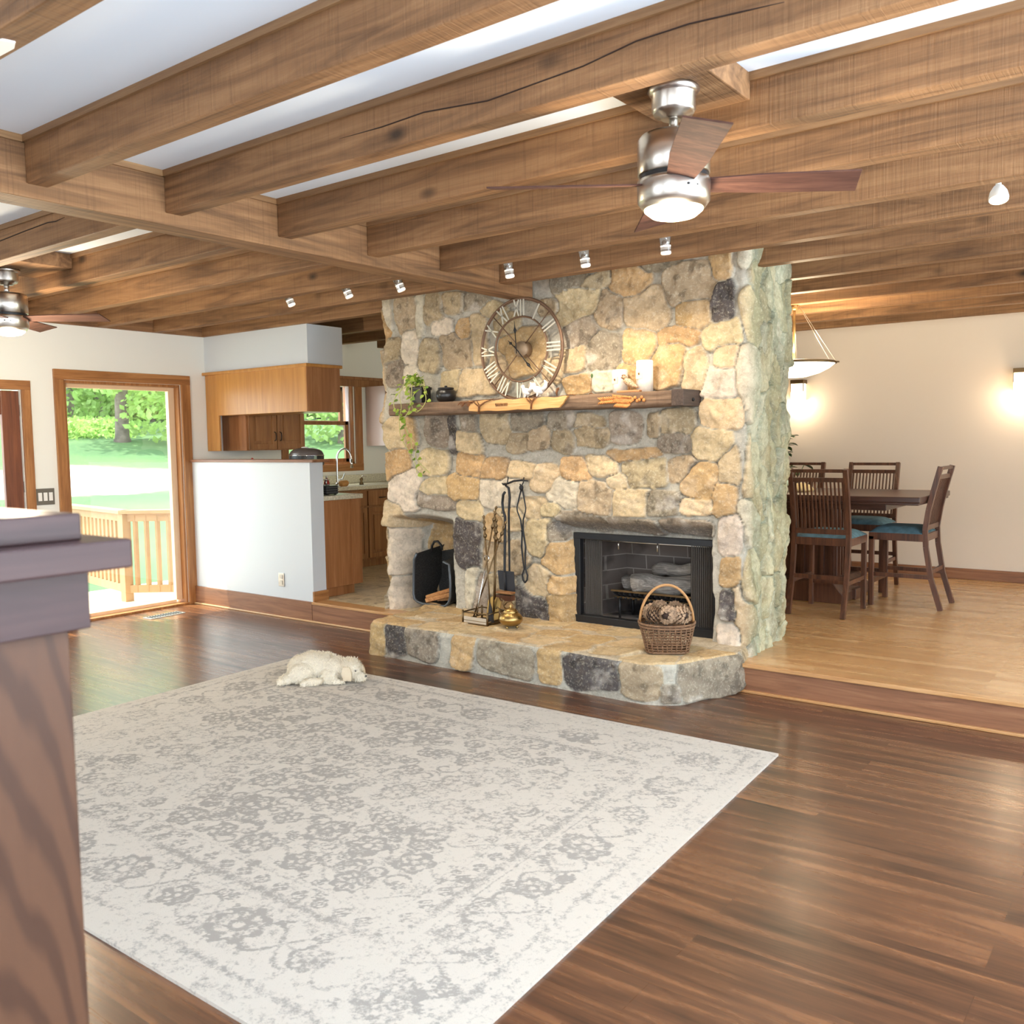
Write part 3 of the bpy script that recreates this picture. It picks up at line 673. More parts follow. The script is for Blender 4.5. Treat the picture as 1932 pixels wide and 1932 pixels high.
# openings: niche and firebox
X = SS - L0 - 5.43
isf = (SS > L0 + .03) & (SS < L1 - .03)
def recess(x0, x1, z1, wl, wr, wt, z0=-1, arch=0):
    a = (X - x0) / wl; b = (x1 - X) / wr; c = (z1 - arch * ((X - (x0 + x1) / 2) / (x1 - x0) * 2) ** 2 - ZZ) / wt
    d = np.minimum(np.minimum(a, b), c); wob = 1
    return sstep(0, 1, d) * isf
wob = (fbm(X * 6, ZZ * 6, .2, 12, 3) - .5) * .05
X = X + wob
Rn = recess(-5.37, -4.69, 1.0, .21, .05, .13, arch=.03)
Rf1 = recess(-3.66 - .2 * 0, -2.50, 1.0, .05, .05, .10)
sl = np.clip((ZZ - .62) / .40, 0, 1) * .17
Rf = sstep(0, 1, np.minimum(np.minimum((X + 3.66 + sl) / (.07 + sl), (-2.485 - X) / .04), (1.035 - ZZ) / .115)) * isf
X = X - wob
jag = fbm(X * 9, ZZ * 9, 3.3, 44, 4) - .5
disp = H * (1 - .5 * Rn) - Rn * .42 - Rf * .13 + (Rn * (1 - Rn) + Rf * (1 - Rf)) * jag * .12
sootf = (sstep(.02, .5, Rf) * sstep(.86, .95, ZZ))[..., None]
C = C + (lcol((104, 100, 98)) - C) * sootf * .75
P = np.zeros(SS.shape + (3,))
P[..., 0] = xy[None, :, 0] + nrm[None, :, 0] * disp; P[..., 1] = xy[None, :, 1] + nrm[None, :, 1] * disp; P[..., 2] = ZZ
mask = (X > -3.60) & (X < -2.515) & (ZZ > .20) & (ZZ < .885) & isf
gridobj('chimney_stonework', P, C, MSTONE, FP, mask)
# hearth: stone front following its plan, flagstone top
hp = [(-5.05, 5.46), (-4.92, 5.2), (-4.91, 4.71), (-2.56, 4.69), (-2.40, 4.80), (-2.235, 5.27), (-2.26, 5.50)]
xy, nrm, s = pathsamples(hp, ds, .05)
zz = np.arange(-.005, .2501, .0088)
SS, ZZ = np.meshgrid(s, zz)
hs0 = .29 + .49
hse = []
for a, w, c in ((-4.845, .081, 'o'), (-4.637, .096, 'd'), (-4.39, .155, 'g'), (-4.0, .081, 'o'), (-3.622, .2, 'g'), (-3.251, .078, 'o'), (-2.944, .18, 'd'), (-2.62, .12, 'b')):
    hse.append((hs0 + a + 4.91, .14 if c != 'd' else .15, w * 1.05, .115 if c in 'od' else .10, c, {'d': -12, 'g': 6}.get(c, 0)))
hse += [(hs0 + 2.35 + .13, .07, .06, .05, 'g', 0), (hs0 + 2.35 + .45, .14, .24, .12, 'g', 0), (hs0 + 2.35 + .80, .15, .06, .1, 'b', 0), (.2, .14, .12, .1, 't', 0), (.52, .12, .14, .1, 'b', 0)]
H, C = stonefield(SS, ZZ, hse, 8, relief=.02)
C = C * np.array([.98, 1.0, 1.0])
inset = sstep(.215, .25, ZZ) * .02 + .03 * (fbm(SS * 3, SS * 0, .3, 9, 3) - .5)
P = np.zeros(SS.shape + (3,)); disp = H * .9 - inset
P[..., 0] = xy[None, :, 0] + nrm[None, :, 0] * disp; P[..., 1] = xy[None, :, 1] + nrm[None, :, 1] * disp; P[..., 2] = ZZ
gridobj('hearth_face', P, C, MSTONE, FP)
rim = P[-1]
# top surface: strips from the rim inwards to the chimney foot line
nt = 70
top = np.zeros((nt + 1, rim.shape[0], 3)); tgt = np.stack([np.clip(rim[:, 0], -5.3, -2.28), np.full(len(rim), 5.62), np.full(len(rim), .25)], 1)
for k in range(nt + 1):
    f = k / nt; top[k] = rim * (1 - f) + tgt * f
tx, ty = top[..., 0], top[..., 1]
fs_ = []
rr = random.Random(4)
for i in range(30):
    fs_.append((-5.2 + (i % 11) * .29 + rr.uniform(-.05, .05), 4.83 + (i // 11) * .27 + rr.uniform(-.04, .04), rr.uniform(.13, .17), rr.uniform(.1, .13), rr.choice('ootto'), rr.uniform(-20, 20)))
H2, C2 = stonefield(tx, ty, fs_, 15, relief=.006)
fade = np.minimum(1, np.arange(nt + 1) / 5.)[:, None]
top[..., 2] = .25 + (H2 * .45) * fade + .002
C2 = C2 * .6 + .4 * lcol((206, 172, 122)); top[0] = rim
gridobj('hearth_top', top, C2, MSTONE, FP)

# ---- fireplace insert
FI = thing('fireplace_insert', 'black metal fireplace insert with open mesh curtains set in the stone chimney', 'fireplace insert', (-3.06, 5.6, .25))
m = MB()
x0, x1, za, zb, yf = -3.625, -2.49, .245, .905, 5.535
m.box(x0, x0 + .055, yf, yf + .05, za, zb); m.box(x1 - .045, x1, yf, yf + .05, za, zb); m.box(x0, x1, yf - .002, yf + .05, zb - .045, zb); m.box(x0 - .01, x1 + .01, yf - .015, yf + .05, za, .305)
obj('insert_frame', m, M['firemetal'], FI, bevel=.004)
m = MB()
bx0, bx1 = x0 + .03, x1 - .03
v = [(bx0, yf + .04, .27), (bx1, yf + .04, .27), (bx1, yf + .04, .9), (bx0, yf + .04, .9), (bx0 + .14, yf + .52, .27), (bx1 - .14, yf + .52, .27), (bx1 - .14, yf + .45, .9), (bx0 + .14, yf + .45, .9)]
m.add(v, [(0, 4, 7, 3), (1, 2, 6, 5), (4, 5, 6, 7), (0, 1, 5, 4), (3, 7, 6, 2)])
t = NT('firebrick'); vv = t.coords((1, 1, 1), rnd=False); g = t.n('ShaderNodeSeparateXYZ'); t.l(vv, g.inputs[0]); cb = t.n('ShaderNodeCombineXYZ'); t.l(g.outputs['X'], cb.inputs[0]); t.l(g.outputs['Z'], cb.inputs[1])
br = t.n('ShaderNodeTexBrick'); t.l(cb.outputs[0], br.inputs['Vector']); t.set(br, Scale=1., Mortar_Size=.004, Brick_Width=.23, Row_Height=.11)
br.inputs['Color1'].default_value = lin((96, 86, 80)); br.inputs['Color2'].default_value = lin((112, 100, 92)); br.inputs['Mortar'].default_value = lin((150, 140, 132))
t.col(t.mix(br.outputs['Color'], (34, 30, 30), t.ramp(t.noise(vv, 3, 4), [(.42, (0, 0, 0)), (.62, (255, 255, 255))]))); t.b.inputs['Roughness'].default_value = .95
obj('firebox', m, t.m, FI)
for a, b in ((x0 + .055, x0 + .2), (x1 - .235, x1 - .045)):
    m = MB(); n = 72; vs = []
    for i in range(n + 1):
        xx = a + (b - a) * i / n; yy = yf + .07 + .014 * math.sin(i * 1.05)
        vs += [(xx, yy, .30), (xx, yy, zb - .05)]
    m.add(vs, [(2 * i, 2 * i + 2, 2 * i + 3, 2 * i + 1) for i in range(n)], True); obj('mesh_curtain', m, plain('chain_mesh', (84, 78, 72), .6, .3, var=.25, vs=500), FI)
m = MB(); m.tube([(x0 + .05, yf + .07, zb - .055), (x1 - .04, yf + .07, zb - .055)], .006); obj('curtain_rod', m, M['steel'], FI)
for xx in (-3.28, -2.97):
    m = MB(); m.tube([(xx, yf + .055, zb - .05), (xx, yf + .055, zb - .11)], .005); obj('pull_handle', m, M['steel'], FI)
G = thing('fire_grate', 'black iron fire grate holding the logs inside the fireplace', 'grate', (-3.03, 5.78, .27))
m = MB()
for i in range(17):
    xx = -3.36 + i * .0415; m.bar((xx, 5.66, .475), (xx + .03, 5.72, .44), .012, .03); m.tube([(xx, 5.67, .43), (xx, 5.90, .40)], .006, 6)
obj('grate_bars', m, M['iron'], G)
m = MB(); m.bar((-3.38, 5.655, .485), (-2.66, 5.655, .485), .014, .014); m.bar((-3.38, 5.70, .43), (-2.66, 5.70, .43), .014, .014); m.bar((-3.38, 5.9, .40), (-2.66, 5.9, .40), .014, .014); obj('grate_rails', m, M['bronze'], G)
for xx in (-3.33, -3.03, -2.71):
    for yy in (5.69, 5.88):
        m = MB(); m.tube([(xx, yy, .272), (xx, yy, .43)], .01, 6); obj('leg', m, M['iron'], G)
def log(p0, p1, r, label, mt=None, seg=14):
    p0, p1 = Vector(p0), Vector(p1); m = MB(); n = 10; rnd = random.Random(int(p0.x * 100))
    m.tube([p0.lerp(p1, i / n) + Vector((0, 0, .012 * math.sin(i))) for i in range(n + 1)], [r * (1 + .08 * rnd.uniform(-1, 1)) for _ in range(n + 1)], seg)
    return tag(obj('log', m, mt or M['log']), label, 'log')
log((-3.22, 5.70, .535), (-2.66, 5.82, .55), .07, 'thick grey log lying in front on the fire grate')
log((-3.36, 5.80, .51), (-3.08, 5.90, .50), .055, 'short dark log at the left end of the fire grate')
log((-3.13, 5.86, .62), (-2.66, 5.80, .68), .045, 'thin grey log resting across the top of the fire logs')
# ---- wood carrier in the niche
WC = thing('log_carrier', 'black metal firewood carrier with arched handle inside the chimney niche', 'log holder', (-4.95, 5.52, .25))
m = MB()
pr_ = [(-5.135, .33), (-5.125, .29), (-5.09, .268), (-5.04, .258), (-4.84, .256), (-4.79, .262), (-4.755, .29), (-4.735, .34), (-4.73, .45), (-4.74, .60), (-4.80, .62)]
prl = [(-5.13, .45), (-5.12, .62), (-5.09, .67)]
out = prl[::-1] + pr_
vs = []
for x, z in out: vs += [(x, 5.43, z), (x + (.05 if x < -4.95 else -.04) * (z > .4), 5.72, z + (.05 if z > .55 else 0))]
m.add(vs, [(2 * i, 2 * i + 2, 2 * i + 3, 2 * i + 1) for i in range(len(out) - 1)], True)
m.prism([(-5.10, .258), (-4.76, .258), (-4.745, .45), (-4.84, .72), (-4.97, .68), (-5.09, .66), (-5.125, .45)], 5.72, 5.725, Matrix(((1, 0, 0, 0), (0, 0, 1, 0), (0, 1, 0, 0), (0, 0, 0, 1))))
t = NT('hammered_black'); vv = t.coords((1, 1, 1), rnd=False); nn = t.noise(vv, 240, 2); t.col(t.ramp(nn, [(.5, (24, 24, 24)), (.72, (88, 86, 82))])); t.b.inputs['Roughness'].default_value = .5
obj('carrier_body', m, t.m, WC)
m = MB(); m.tube([(x, 5.43, z) for x, z in out], .011, 8); obj('front_rim', m, plain('grey_iron', (84, 88, 92), .4, .5), WC)
m = MB(); m.tube([(-5.06, 5.58, .66), (-5.055, 5.58, .72), (-5.03, 5.58, .755), (-4.99, 5.58, .76), (-4.955, 5.58, .73), (-4.945, 5.58, .69)], .010, 8); obj('carrier_handle', m, M['iron'], WC)
def split(p0, p1, w, h, label):
    m = MB(); m.bar(p0, p1, w, h); o = obj('firewood_stick', m, M['splitwood'], bevel=.006); return tag(o, label, 'firewood', 'split firewood in the black carrier')
split((-5.03, 5.46, .282), (-4.80, 5.60, .345), .04, .035, 'lower split stick of firewood, nearest in the black carrier')
split((-5.06, 5.50, .30), (-4.82, 5.63, .385), .035, .03, 'upper split stick of firewood leaning over the other in the carrier')
split((-4.99, 5.56, .285), (-4.82, 5.65, .30), .04, .04, 'short back stick of firewood at the bottom of the carrier')

# ---- mantel beam
MT = thing('mantel_shelf', 'rough hewn wooden mantel beam with carved branches and cones, fixed across the stone chimney', 'mantel', (-3.86, 5.31, 1.785))
nx, n4 = 150, 24
vs = []
for i in range(nx + 1):
    x = -5.14 + (2.575 - 0 + -.0) * i / nx
    x = -5.14 + 2.56 * i / nx
    a = float(fbm(x * 2.2, 1.1, 0, 5, 3)) - .5; b = float(fbm(x * 3, 7.1, 0, 6, 3)) - .5
    zt = 1.878 + a * .014; zb_ = 1.785 + b * .02 - .0 * x; yf_ = 5.195 + b * .03
    ring = [(5.46, zt), (5.38, zt), (5.30, zt), (yf_ + .012, zt), (yf_, zt - .012)] + [(yf_ + .006 * (float(vnoise(x * 9, k * 1.7, 0, 3)) - .5), zt - .012 - (zt - zb_ - .024) * k / 8) for k in range(1, 8)] + [(yf_, zb_ + .012), (yf_ + .012, zb_), (5.30, zb_), (5.46, zb_)]
    vs += [(x, p, q) for p, q in ring]
m = MB(); R = len(ring)
m.add(vs, [(i * R + k, (i + 1) * R + k, (i + 1) * R + (k + 1) % R, i * R + (k + 1) % R) for i in range(nx) for k in range(R)], True)
m.add([vs[k] for k in range(R)], [tuple(range(R))]); m.add([vs[nx * R + k] for k in range(R)], [tuple(range(R))[::-1]])
mh = wood('weathered_barnwood', (80, 60, 46), (112, 88, 68), (142, 114, 90), 0, 1.4, .75, saw=.5, bump=.6)
obj('mantel_beam', m, mh, MT)
FR = Matrix(((1, 0, 0, 0), (0, 0, 1, 0), (0, 1, 0, 0), (0, 0, 0, 1)))
# carved zone with landscape relief, its lit brightness painted as pale wood
m = MB(); tp = [(x / 40, 1.872 + .004 * math.sin(x * .9)) for x in range(-172, -136)]; bt = [(-3.44, 1.86), (-3.47, 1.82), (-3.50, 1.797)] + [(-3.5 - i * .09, 1.793 + .004 * math.sin(i * 2)) for i in range(1, 9)] + [(-4.30, 1.80)]
m.prism(tp + bt, 5.176, 5.20, FR); mc = wood('carved_lit_wood', (176, 120, 66), (212, 160, 98), (232, 190, 132), 0, 1.6, .6, bump=.3); obj('carved_panel', m, mc, MT, bevel=.004)
mk = plain('carving_brown', (124, 80, 48), .7, var=.15, vs=60)
def branch(cx, cz, sc, lean, flip=1):
    m = MB(); y = 5.170
    m.tube([(cx, y, cz - .05 * sc), (cx + .004 * flip, y, cz), (cx + lean * .4, y, cz + .025 * sc), (cx + lean, y, cz + .045 * sc)], [.008 * sc, .007 * sc, .005, .003], 6)
    m.tube([(cx, y, cz), (cx - .03 * flip * sc, y, cz + .02 * sc), (cx - .05 * flip * sc, y, cz + .04 * sc)], [.005, .004, .002], 6)
    m.tube([(cx + .004, y, cz + .01), (cx - .01, y, cz + .03 * sc), (cx - .02 * flip, y, cz + .045 * sc)], [.004, .003, .002], 6)
    return m
obj('carved_tree', branch(-4.20, 1.83, 1.1, .14), mk, MT); obj('carved_tree', branch(-3.73, 1.84, .9, .055), mk, MT)
m = MB()
for i in range(16):
    x = -4.40 + .14 * (i / 16); m.bar((x, 5.172, 1.845 + .012 * math.sin(i)), (x + .03, 5.172, 1.868), .004, .006, up=(0, 1, 0))
for i in range(9): m.bar((-4.04 + i * .012, 5.172, 1.825), (-4.045 + i * .013, 5.172, 1.845), .004, .006, up=(0, 1, 0))
obj('carved_needles', m, mk, MT)
m = MB(); orr = plain('carving_orange', (196, 128, 68), .6, var=.12, vs=60); y = 5.185
rr = random.Random(3)
for k, (a0, b0, a1, b1) in enumerate(((-3.16, 1.83, -3.0, 1.835), (-3.05, 1.845, -2.92, 1.83), (-3.04, 1.81, -2.95, 1.80))):
    for i in range(11):
        f = i / 10; x = a0 + (a1 - a0) * f; z = b0 + (b1 - b0) * f
        for sgn in (-1, 1):
            m.tube([(x, y, z), (x - .022, y - .006, z + sgn * .016), (x - .036, y, z + sgn * .024)], [.005, .006, .001], 6)
for i in range(6): m.ell((-2.93 + i * .016, y, 1.83 + .012 * math.sin(i * 2)), (.012, .01, .012), seg=8, rings=6)
obj('carved_pine_sprig', m, orr, MT)
m = MB(); m.box(-2.66, -2.574, 5.19, 5.45, 1.779, 1.884); obj('end_band', m, wood('end_grain', (58, 46, 40), (74, 60, 52), (90, 74, 64), 1, 2, .8), MT, bevel=.006)
m = MB(); m.ell((-2.57, 5.32, 1.82), (.012, .012, .012), seg=8, rings=6); obj('bolt_head', m, M['iron'], MT)
# ============================================================ FOREGROUND POST, RUG, DOG
PX, PY = -1.12, .65
NP = thing('newel_post', 'dark oak newel post with a stepped square cap, close at the left edge', 'post', (PX - .2, PY - .2, 0))
def slab(nm, off, z0, z1, mat, bv=.003, back=0):
    m = MB(); m.box(PX - .42 + off - back, PX - off, PY - .42 + off, PY - off, z0, z1); return obj(nm, m, mat, NP, bevel=bv)
slab('cap_top', .044, 1.450, 1.4855, M['postc'], .003)
slab('cap_ledge', 0, 1.412, 1.450, M['postc'], .003)
slab('cap_neck', .04, 1.333, 1.412, M['postc'], .002)
m = MB(); m.box(PX - .36, PX - .060, PY - .36, PY - .060, 0, 1.333)
t = NT('newel_shaft'); v = t.coords((3.2, 3.2, .55), rnd=False)
wv = t.n('ShaderNodeTexWave', wave_type='RINGS', rings_direction='X'); t.l(v, wv.inputs['Vector']); t.set(wv, Scale=4.2, Distortion=4.5, Detail=2., Detail_Scale=1.1)
v2 = t.coords((60, 60, 2), rnd=False)
t.col(t.mix(t.ramp(wv.outputs['Fac'], [(.1, (66, 42, 29)), (.6, (92, 62, 43))]), (76, 50, 35), t.math('MULTIPLY', t.noise(v2, 1, 3), .6)))
t.b.inputs['Roughness'].default_value = .4
obj('post_shaft', m, t.m, NP, bevel=.002)

# ---- rug (its woven pattern is a colour attribute)
c00, c10, c11, c01 = [np.array(p, float) for p in ((-5.12, 1.42), (-1.45, 1.43), (-1.612, 4.291), (-5.263, 4.231))]   # near-left, near-right, far-right, far-left
LX, LYR = 3.66, 2.84
nu, nv = 460, 358
U, V = np.meshgrid(np.linspace(0, 1, nu), np.linspace(0, 1, nv))
PXY = (c00[None, None] * (1 - U)[..., None] * (1 - V)[..., None] + c10 * U[..., None] * (1 - V)[..., None] + c11 * U[..., None] * V[..., None] + c01 * (1 - U)[..., None] * V[..., None])
xm, ym = U * LX, V * LYR
pat = np.zeros_like(xm)
def flower(cx, cy, r, n, ph=0.):
    global pat
    i0, i1 = np.searchsorted(np.linspace(0, LX, nu), [cx - r * 1.3, cx + r * 1.3]); j0, j1 = np.searchsorted(np.linspace(0, LYR, nv), [cy - r * 1.3, cy + r * 1.3])
    a, b = xm[j0:j1, i0:i1] - cx, ym[j0:j1, i0:i1] - cy
    if a.size == 0: return
    d = np.hypot(a, b) / r; th = np.arctan2(b, a) + ph
    out = .72 + .26 * np.abs(np.cos(th * n / 2))
    v = np.exp(-((d - out) / .10) ** 2) + (d < out) * .6 * (np.cos(th * n) > .1) * (d > .35) + np.exp(-((d - .28) / .09) ** 2)
    pat[j0:j1, i0:i1] = np.maximum(pat[j0:j1, i0:i1], np.clip(v, 0, 1))
def stroke(pts, w, val=.9):
    global pat
    for (x, y) in pts:
        i0, i1 = np.searchsorted(np.linspace(0, LX, nu), [x - w * 2.5, x + w * 2.5]); j0, j1 = np.searchsorted(np.linspace(0, LYR, nv), [y - w * 2.5, y + w * 2.5])
        if i1 <= i0 or j1 <= j0: continue
        d = np.hypot(xm[j0:j1, i0:i1] - x, ym[j0:j1, i0:i1] - y) / w
        pat[j0:j1, i0:i1] = np.maximum(pat[j0:j1, i0:i1], val * np.exp(-d ** 2))
rr = random.Random(11)
ed = np.minimum(np.minimum(xm, LX - xm), np.minimum(ym, LYR - ym))
for e, wd, vv in ((.045, .006, .4), (.115, .020, .55), (.49, .026, .60), (.44, .004, .5), (.60, .006, .45), (.62, .004, .3)):
    pat = np.maximum(pat, vv * np.exp(-((ed - e) / wd) ** 2))
# small guard border of rosettes
def along(off, step, fn):
    for side_ in range(4):
        L = LX if side_ % 2 == 0 else LYR
        n = int((L - 2 * off) / step)
        for i in range(n + 1):
            q = off + (L - 2 * off) * i / n
            fn(*((q, off), (LX - off, q), (q, LYR - off), (off, q))[side_], i)
along(.545, .10, lambda x, y, i: flower(x, y, .030, 4))
along(.30, .34, lambda x, y, i: flower(x, y, .105 if i % 2 else .07, 8 if i % 2 else 6))
for side_ in range(4):
    L = LX if side_ % 2 == 0 else LYR
    for s_ in (-1, 1):
        pts = []
        for q in np.arange(.18, L - .18, .006):
            o_ = .30 + s_ * .085 * math.sin(q * 18.5); pts.append(((q, o_), (LX - o_, q), (q, LYR - o_), (o_, q))[side_])
        stroke(pts, .008, .8)
for k in range(150):
    side_ = rr.randrange(4); L = LX if side_ % 2 == 0 else LYR; q = rr.uniform(.2, L - .2); o_ = .3 + rr.choice((-1, 1)) * rr.uniform(.06, .12)
    flower(*((q, o_), (LX - o_, q), (q, LYR - o_), (o_, q))[side_], rr.uniform(.02, .035), 5)
def spiral(x, y, r, a0, sg):
    stroke([(x + r * (1 - i / 60) * math.cos(a0 + sg * i * .11), y + r * (1 - i / 60) * math.sin(a0 + sg * i * .11)) for i in range(52)], .008, .85)
for ix in range(9):
    for iy in range(7):
        x = .76 + (LX - 1.52) * (ix + .5 * (iy % 2)) / 8.5; y = .72 + (LYR - 1.44) * iy / 6
        if x > LX - .7: continue
        flower(x + rr.uniform(-.03, .03), y, rr.uniform(.05, .105), rr.choice((6, 8, 5)), rr.random())
        for q in range(3):
            a = rr.uniform(0, 6.28); spiral(x + .17 * math.cos(a), y + .15 * math.sin(a), rr.uniform(.05, .085), a, rr.choice((-1, 1)))
        stroke([(x + .30 * i / 40, y + .05 * math.sin(i * .16 + ix)) for i in range(40)], .007, .75)
        for q in range(5):
            a = rr.uniform(0, 6.28); flower(x + rr.uniform(.13, .22) * math.cos(a), y + rr.uniform(.13, .2) * math.sin(a), rr.uniform(.018, .032), 5)
wear = fbm(xm * 2.2, ym * 2.2, 0, 8, 4)
pat = np.maximum(pat, .30 * sstep(.5, .75, fbm(xm * 26, ym * 26, 0, 61, 3)) + .02)
pat = pat * (.65 + .75 * sstep(.3, .65, wear))
zt = .012 + .0012 * (fbm(xm * 40, ym * 40, 0, 3, 2) - .5)
P = np.concatenate([PXY, zt[..., None]], 2)
rim_ = P.copy()
me = bpy.data.meshes.new('rug'); o = bpy.data.objects.new('area_rug', me)
ctr = np.array([-3.36, 2.85, 0])
idx = np.arange(nu * nv).reshape(nv, nu); q = np.stack([idx[:-1, :-1], idx[:-1, 1:], idx[1:, 1:], idx[1:, :-1]], -1).reshape(-1, 4).tolist()
b_idx = list(idx[0, :]) + list(idx[1:, -1]) + list(idx[-1, :-1][::-1]) + list(idx[1:-1, 0][::-1])
vs = (P.reshape(-1, 3) - ctr).tolist(); n0 = len(vs)
for k in b_idx: vs.append([vs[k][0], vs[k][1], 0])
nb = len(b_idx)
for i in range(nb): q.append([int(b_idx[i]), n0 + i, n0 + (i + 1) % nb, int(b_idx[(i + 1) % nb])])
me.from_pydata(vs, [], q)
at = me.color_attributes.new('tone', 'FLOAT_COLOR', 'POINT')
pc = np.concatenate([pat.ravel(), np.zeros(nb)]); c4 = np.stack([pc, pc, pc, np.ones_like(pc)], 1).astype(np.float32); at.data.foreach_set('color', c4.ravel())
t = NT('cream_rug'); a = t.n('ShaderNodeAttribute', attribute_name='tone'); v = t.coords((1, 1, 1), rnd=False)
n1 = t.noise(v, 48, 4, .75); n2 = t.noise(v, 9, 4, .6); n3 = t.noise(v, 420, 2)
f = t.math('ADD', a.outputs['Fac'], t.math('MULTIPLY', t.math('SUBTRACT', n1, .5), 3.6)); f = t.math('ADD', f, t.math('MULTIPLY', t.math('SUBTRACT', n2, .5), 1.1))
fac = t.ramp(f, [(.22, (0, 0, 0)), (.9, (225, 225, 225))])
t.col(t.mix(t.mix((218, 210, 199), (198, 190, 178), n3), (146, 140, 134), fac)); t.b.inputs['Roughness'].default_value = .95; t.b.inputs['Specular IOR Level'].default_value = .1
t.bump(t.math('ADD', n3, t.math('MULTIPLY', n1, .5)), .5, .004)
me.materials.append(t.m); COL.objects.link(o); o.location = ctr.tolist()
tag(o, 'large cream area rug with faded grey floral border lying on the dark wood floor', 'rug')

# ---- sleeping dog
DG = Vector((-4.745, 3.80, .012)); dang = math.atan2(.6, .8)
DM = Matrix.Translation(DG) @ Matrix.Rotation(dang, 4, 'Z')
m = MB()
def E(x, y, z, a, b, c, rz=0, ry=0): m.ell((x, y, z), (a, b, c), Matrix.Rotation(rz, 3, 'Z') @ Matrix.Rotation(ry, 3, 'Y'), 20, 14)
E(.10, .02, .09, .10, .09, .085); E(.16, .03, .105, .10, .09, .09); E(.23, .03, .10, .11, .09, .085); E(.31, .01, .085, .085, .08, .078)
E(.37, -.01, .09, .055, .055, .055); E(.425, -.022, .090, .066, .062, .066); E(.40, -.02, .11, .05, .05, .045); E(.470, -.042, .052, .042, .034, .034, -.25); E(.494, -.048, .044, .026, .025, .023)
E(.11, -.055, .07, .085, .05, .068, .2); E(.055, -.03, .055, .05, .05, .052)
E(.19, -.105, .028, .065, .022, .024, .12); E(.145, -.115, .022, .03, .026, .022)
E(.29, -.055, .05, .06, .04, .05); E(.33, -.07, .02, .06, .022, .02, -.2)
E(.01, -.06, .034, .045, .03, .032, -.6); E(-.02, -.085, .028, .028, .026, .028)
tmp = obj('dog_tmp', m, M['white'], local=True)
rm = tmp.modifiers.new('r', 'REMESH'); rm.mode = 'VOXEL'; rm.voxel_size = .006; rm.use_smooth_shade = True
sm_ = tmp.modifiers.new('s', 'SMOOTH'); sm_.iterations = 5
dg = bpy.context.evaluated_depsgraph_get(); dg.update()
dm = bpy.data.meshes.new_from_object(tmp.evaluated_get(dg)); bpy.data.objects.remove(tmp)
fur = plain('cream_fur', (238, 228, 210), .8, var=.05, vs=18, spec=.2)
bpy.context.view_layer.update()
pts = np.array([v.co[:] for v in dm.vertices]); nr = np.array([v.normal[:] for v in dm.vertices])
dsp = (fbm(pts[:, 0] * 45, pts[:, 1] * 45, pts[:, 2] * 45, 2, 3) - .5) * .014
pts2 = pts + nr * dsp[:, None]; pts2[:, 2] = np.maximum(pts2[:, 2], 0)
for v, p in zip(dm.vertices, pts2): v.co = p
dm.materials.clear(); dm.materials.append(fur)
dog = thing('dog', 'small fluffy cream dog sleeping curled on the far corner of the rug', 'dog', tuple(DG), dang)
body = bpy.data.objects.new('dog_body', dm); COL.objects.link(body); body.parent = dog
for p in dm.polygons: p.use_smooth = True
# fur tufts
rr = np.random.RandomState(3); ch = rr.choice(len(pts2), 15000); vs = []; fs = []
for k in ch:
    p, n_ = Vector(pts2[k]), Vector(nr[k])
    if p.z < .004: continue
    flow = Vector((-.6 if p.x < .36 else .25, -.25, -.75)); d = (n_ * .45 + (flow - n_ * flow.dot(n_)) * .9 + Vector(rr.randn(3)) * .28).normalized()
    L = .016 * rr.uniform(.6, 1.3) * (1.25 if p.x > .36 else 1); w_ = d.cross(n_).normalized() * .0017; q_ = p + d * L; q_.z = max(q_.z, .001)
    b = len(vs); mid = p + (q_ - p) * .5 + n_ * .003
    vs += [p - w_, p + w_, mid + w_ * .8, mid - w_ * .8, q_]; fs += [(b, b + 1, b + 2, b + 3), (b + 3, b + 2, b + 4)]
m = MB(); m.add(vs, fs); f_ = obj('fur', m, plain('fur_strands', (246, 236, 216), .8, var=.04, vs=60, spec=.2), dog, local=True, loc=(0, 0, 0))
def ear(x, y, z):
    m = MB(); n = 8; vs = []
    for i in range(n + 1):
        f = i / n; w_ = .026 * math.sin(PI * (.22 + .55 * f)) + .004
        vs += [(x - w_ + .012 * f, y - .012 - .022 * math.sin(f * 1.6), z - .075 * f), (x + w_ + .012 * f, y - .018 - .022 * math.sin(f * 1.6), z - .075 * f), (x + w_ + .012 * f, y + .004 - .012 * f, z - .075 * f), (x - w_ + .012 * f, y + .006 - .012 * f, z - .075 * f)]
    m.add(vs, [(4 * i + k, 4 * i + (k + 1) % 4, 4 * i + 4 + (k + 1) % 4, 4 * i + 4 + k) for i in range(n) for k in range(4)] + [(0, 3, 2, 1), (4 * n, 4 * n + 1, 4 * n + 2, 4 * n + 3)], True)
    rs = random.Random(5); base = list(vs)
    for _ in range(900):
        i = rs.randrange(n); p = Vector(base[4 * i]).lerp(Vector(base[4 * i + 1]), rs.random()) + Vector((0, -.002, 0)); q_ = p + Vector((rs.uniform(-.005, .007), rs.uniform(-.006, .0), -.02)); q_.z = max(q_.z, .002)
        m.add([p - Vector((.0015, 0, 0)), p + Vector((.0015, 0, 0)), q_], [(0, 1, 2)])
    return m
obj('ear', ear(.402, -.082, .116), plain('ear_fur', (226, 208, 180), .8, spec=.2), dog, local=True); obj('ear', ear(.475, .012, .11), plain('ear_fur2', (214, 192, 160), .8, spec=.2), dog, local=True)
m = MB(); m.ell((.521, -.055, .048), (.010, .010, .009), seg=10, rings=8); obj('nose', m, plain('dog_nose', (30, 26, 26), .3), dog, local=True)
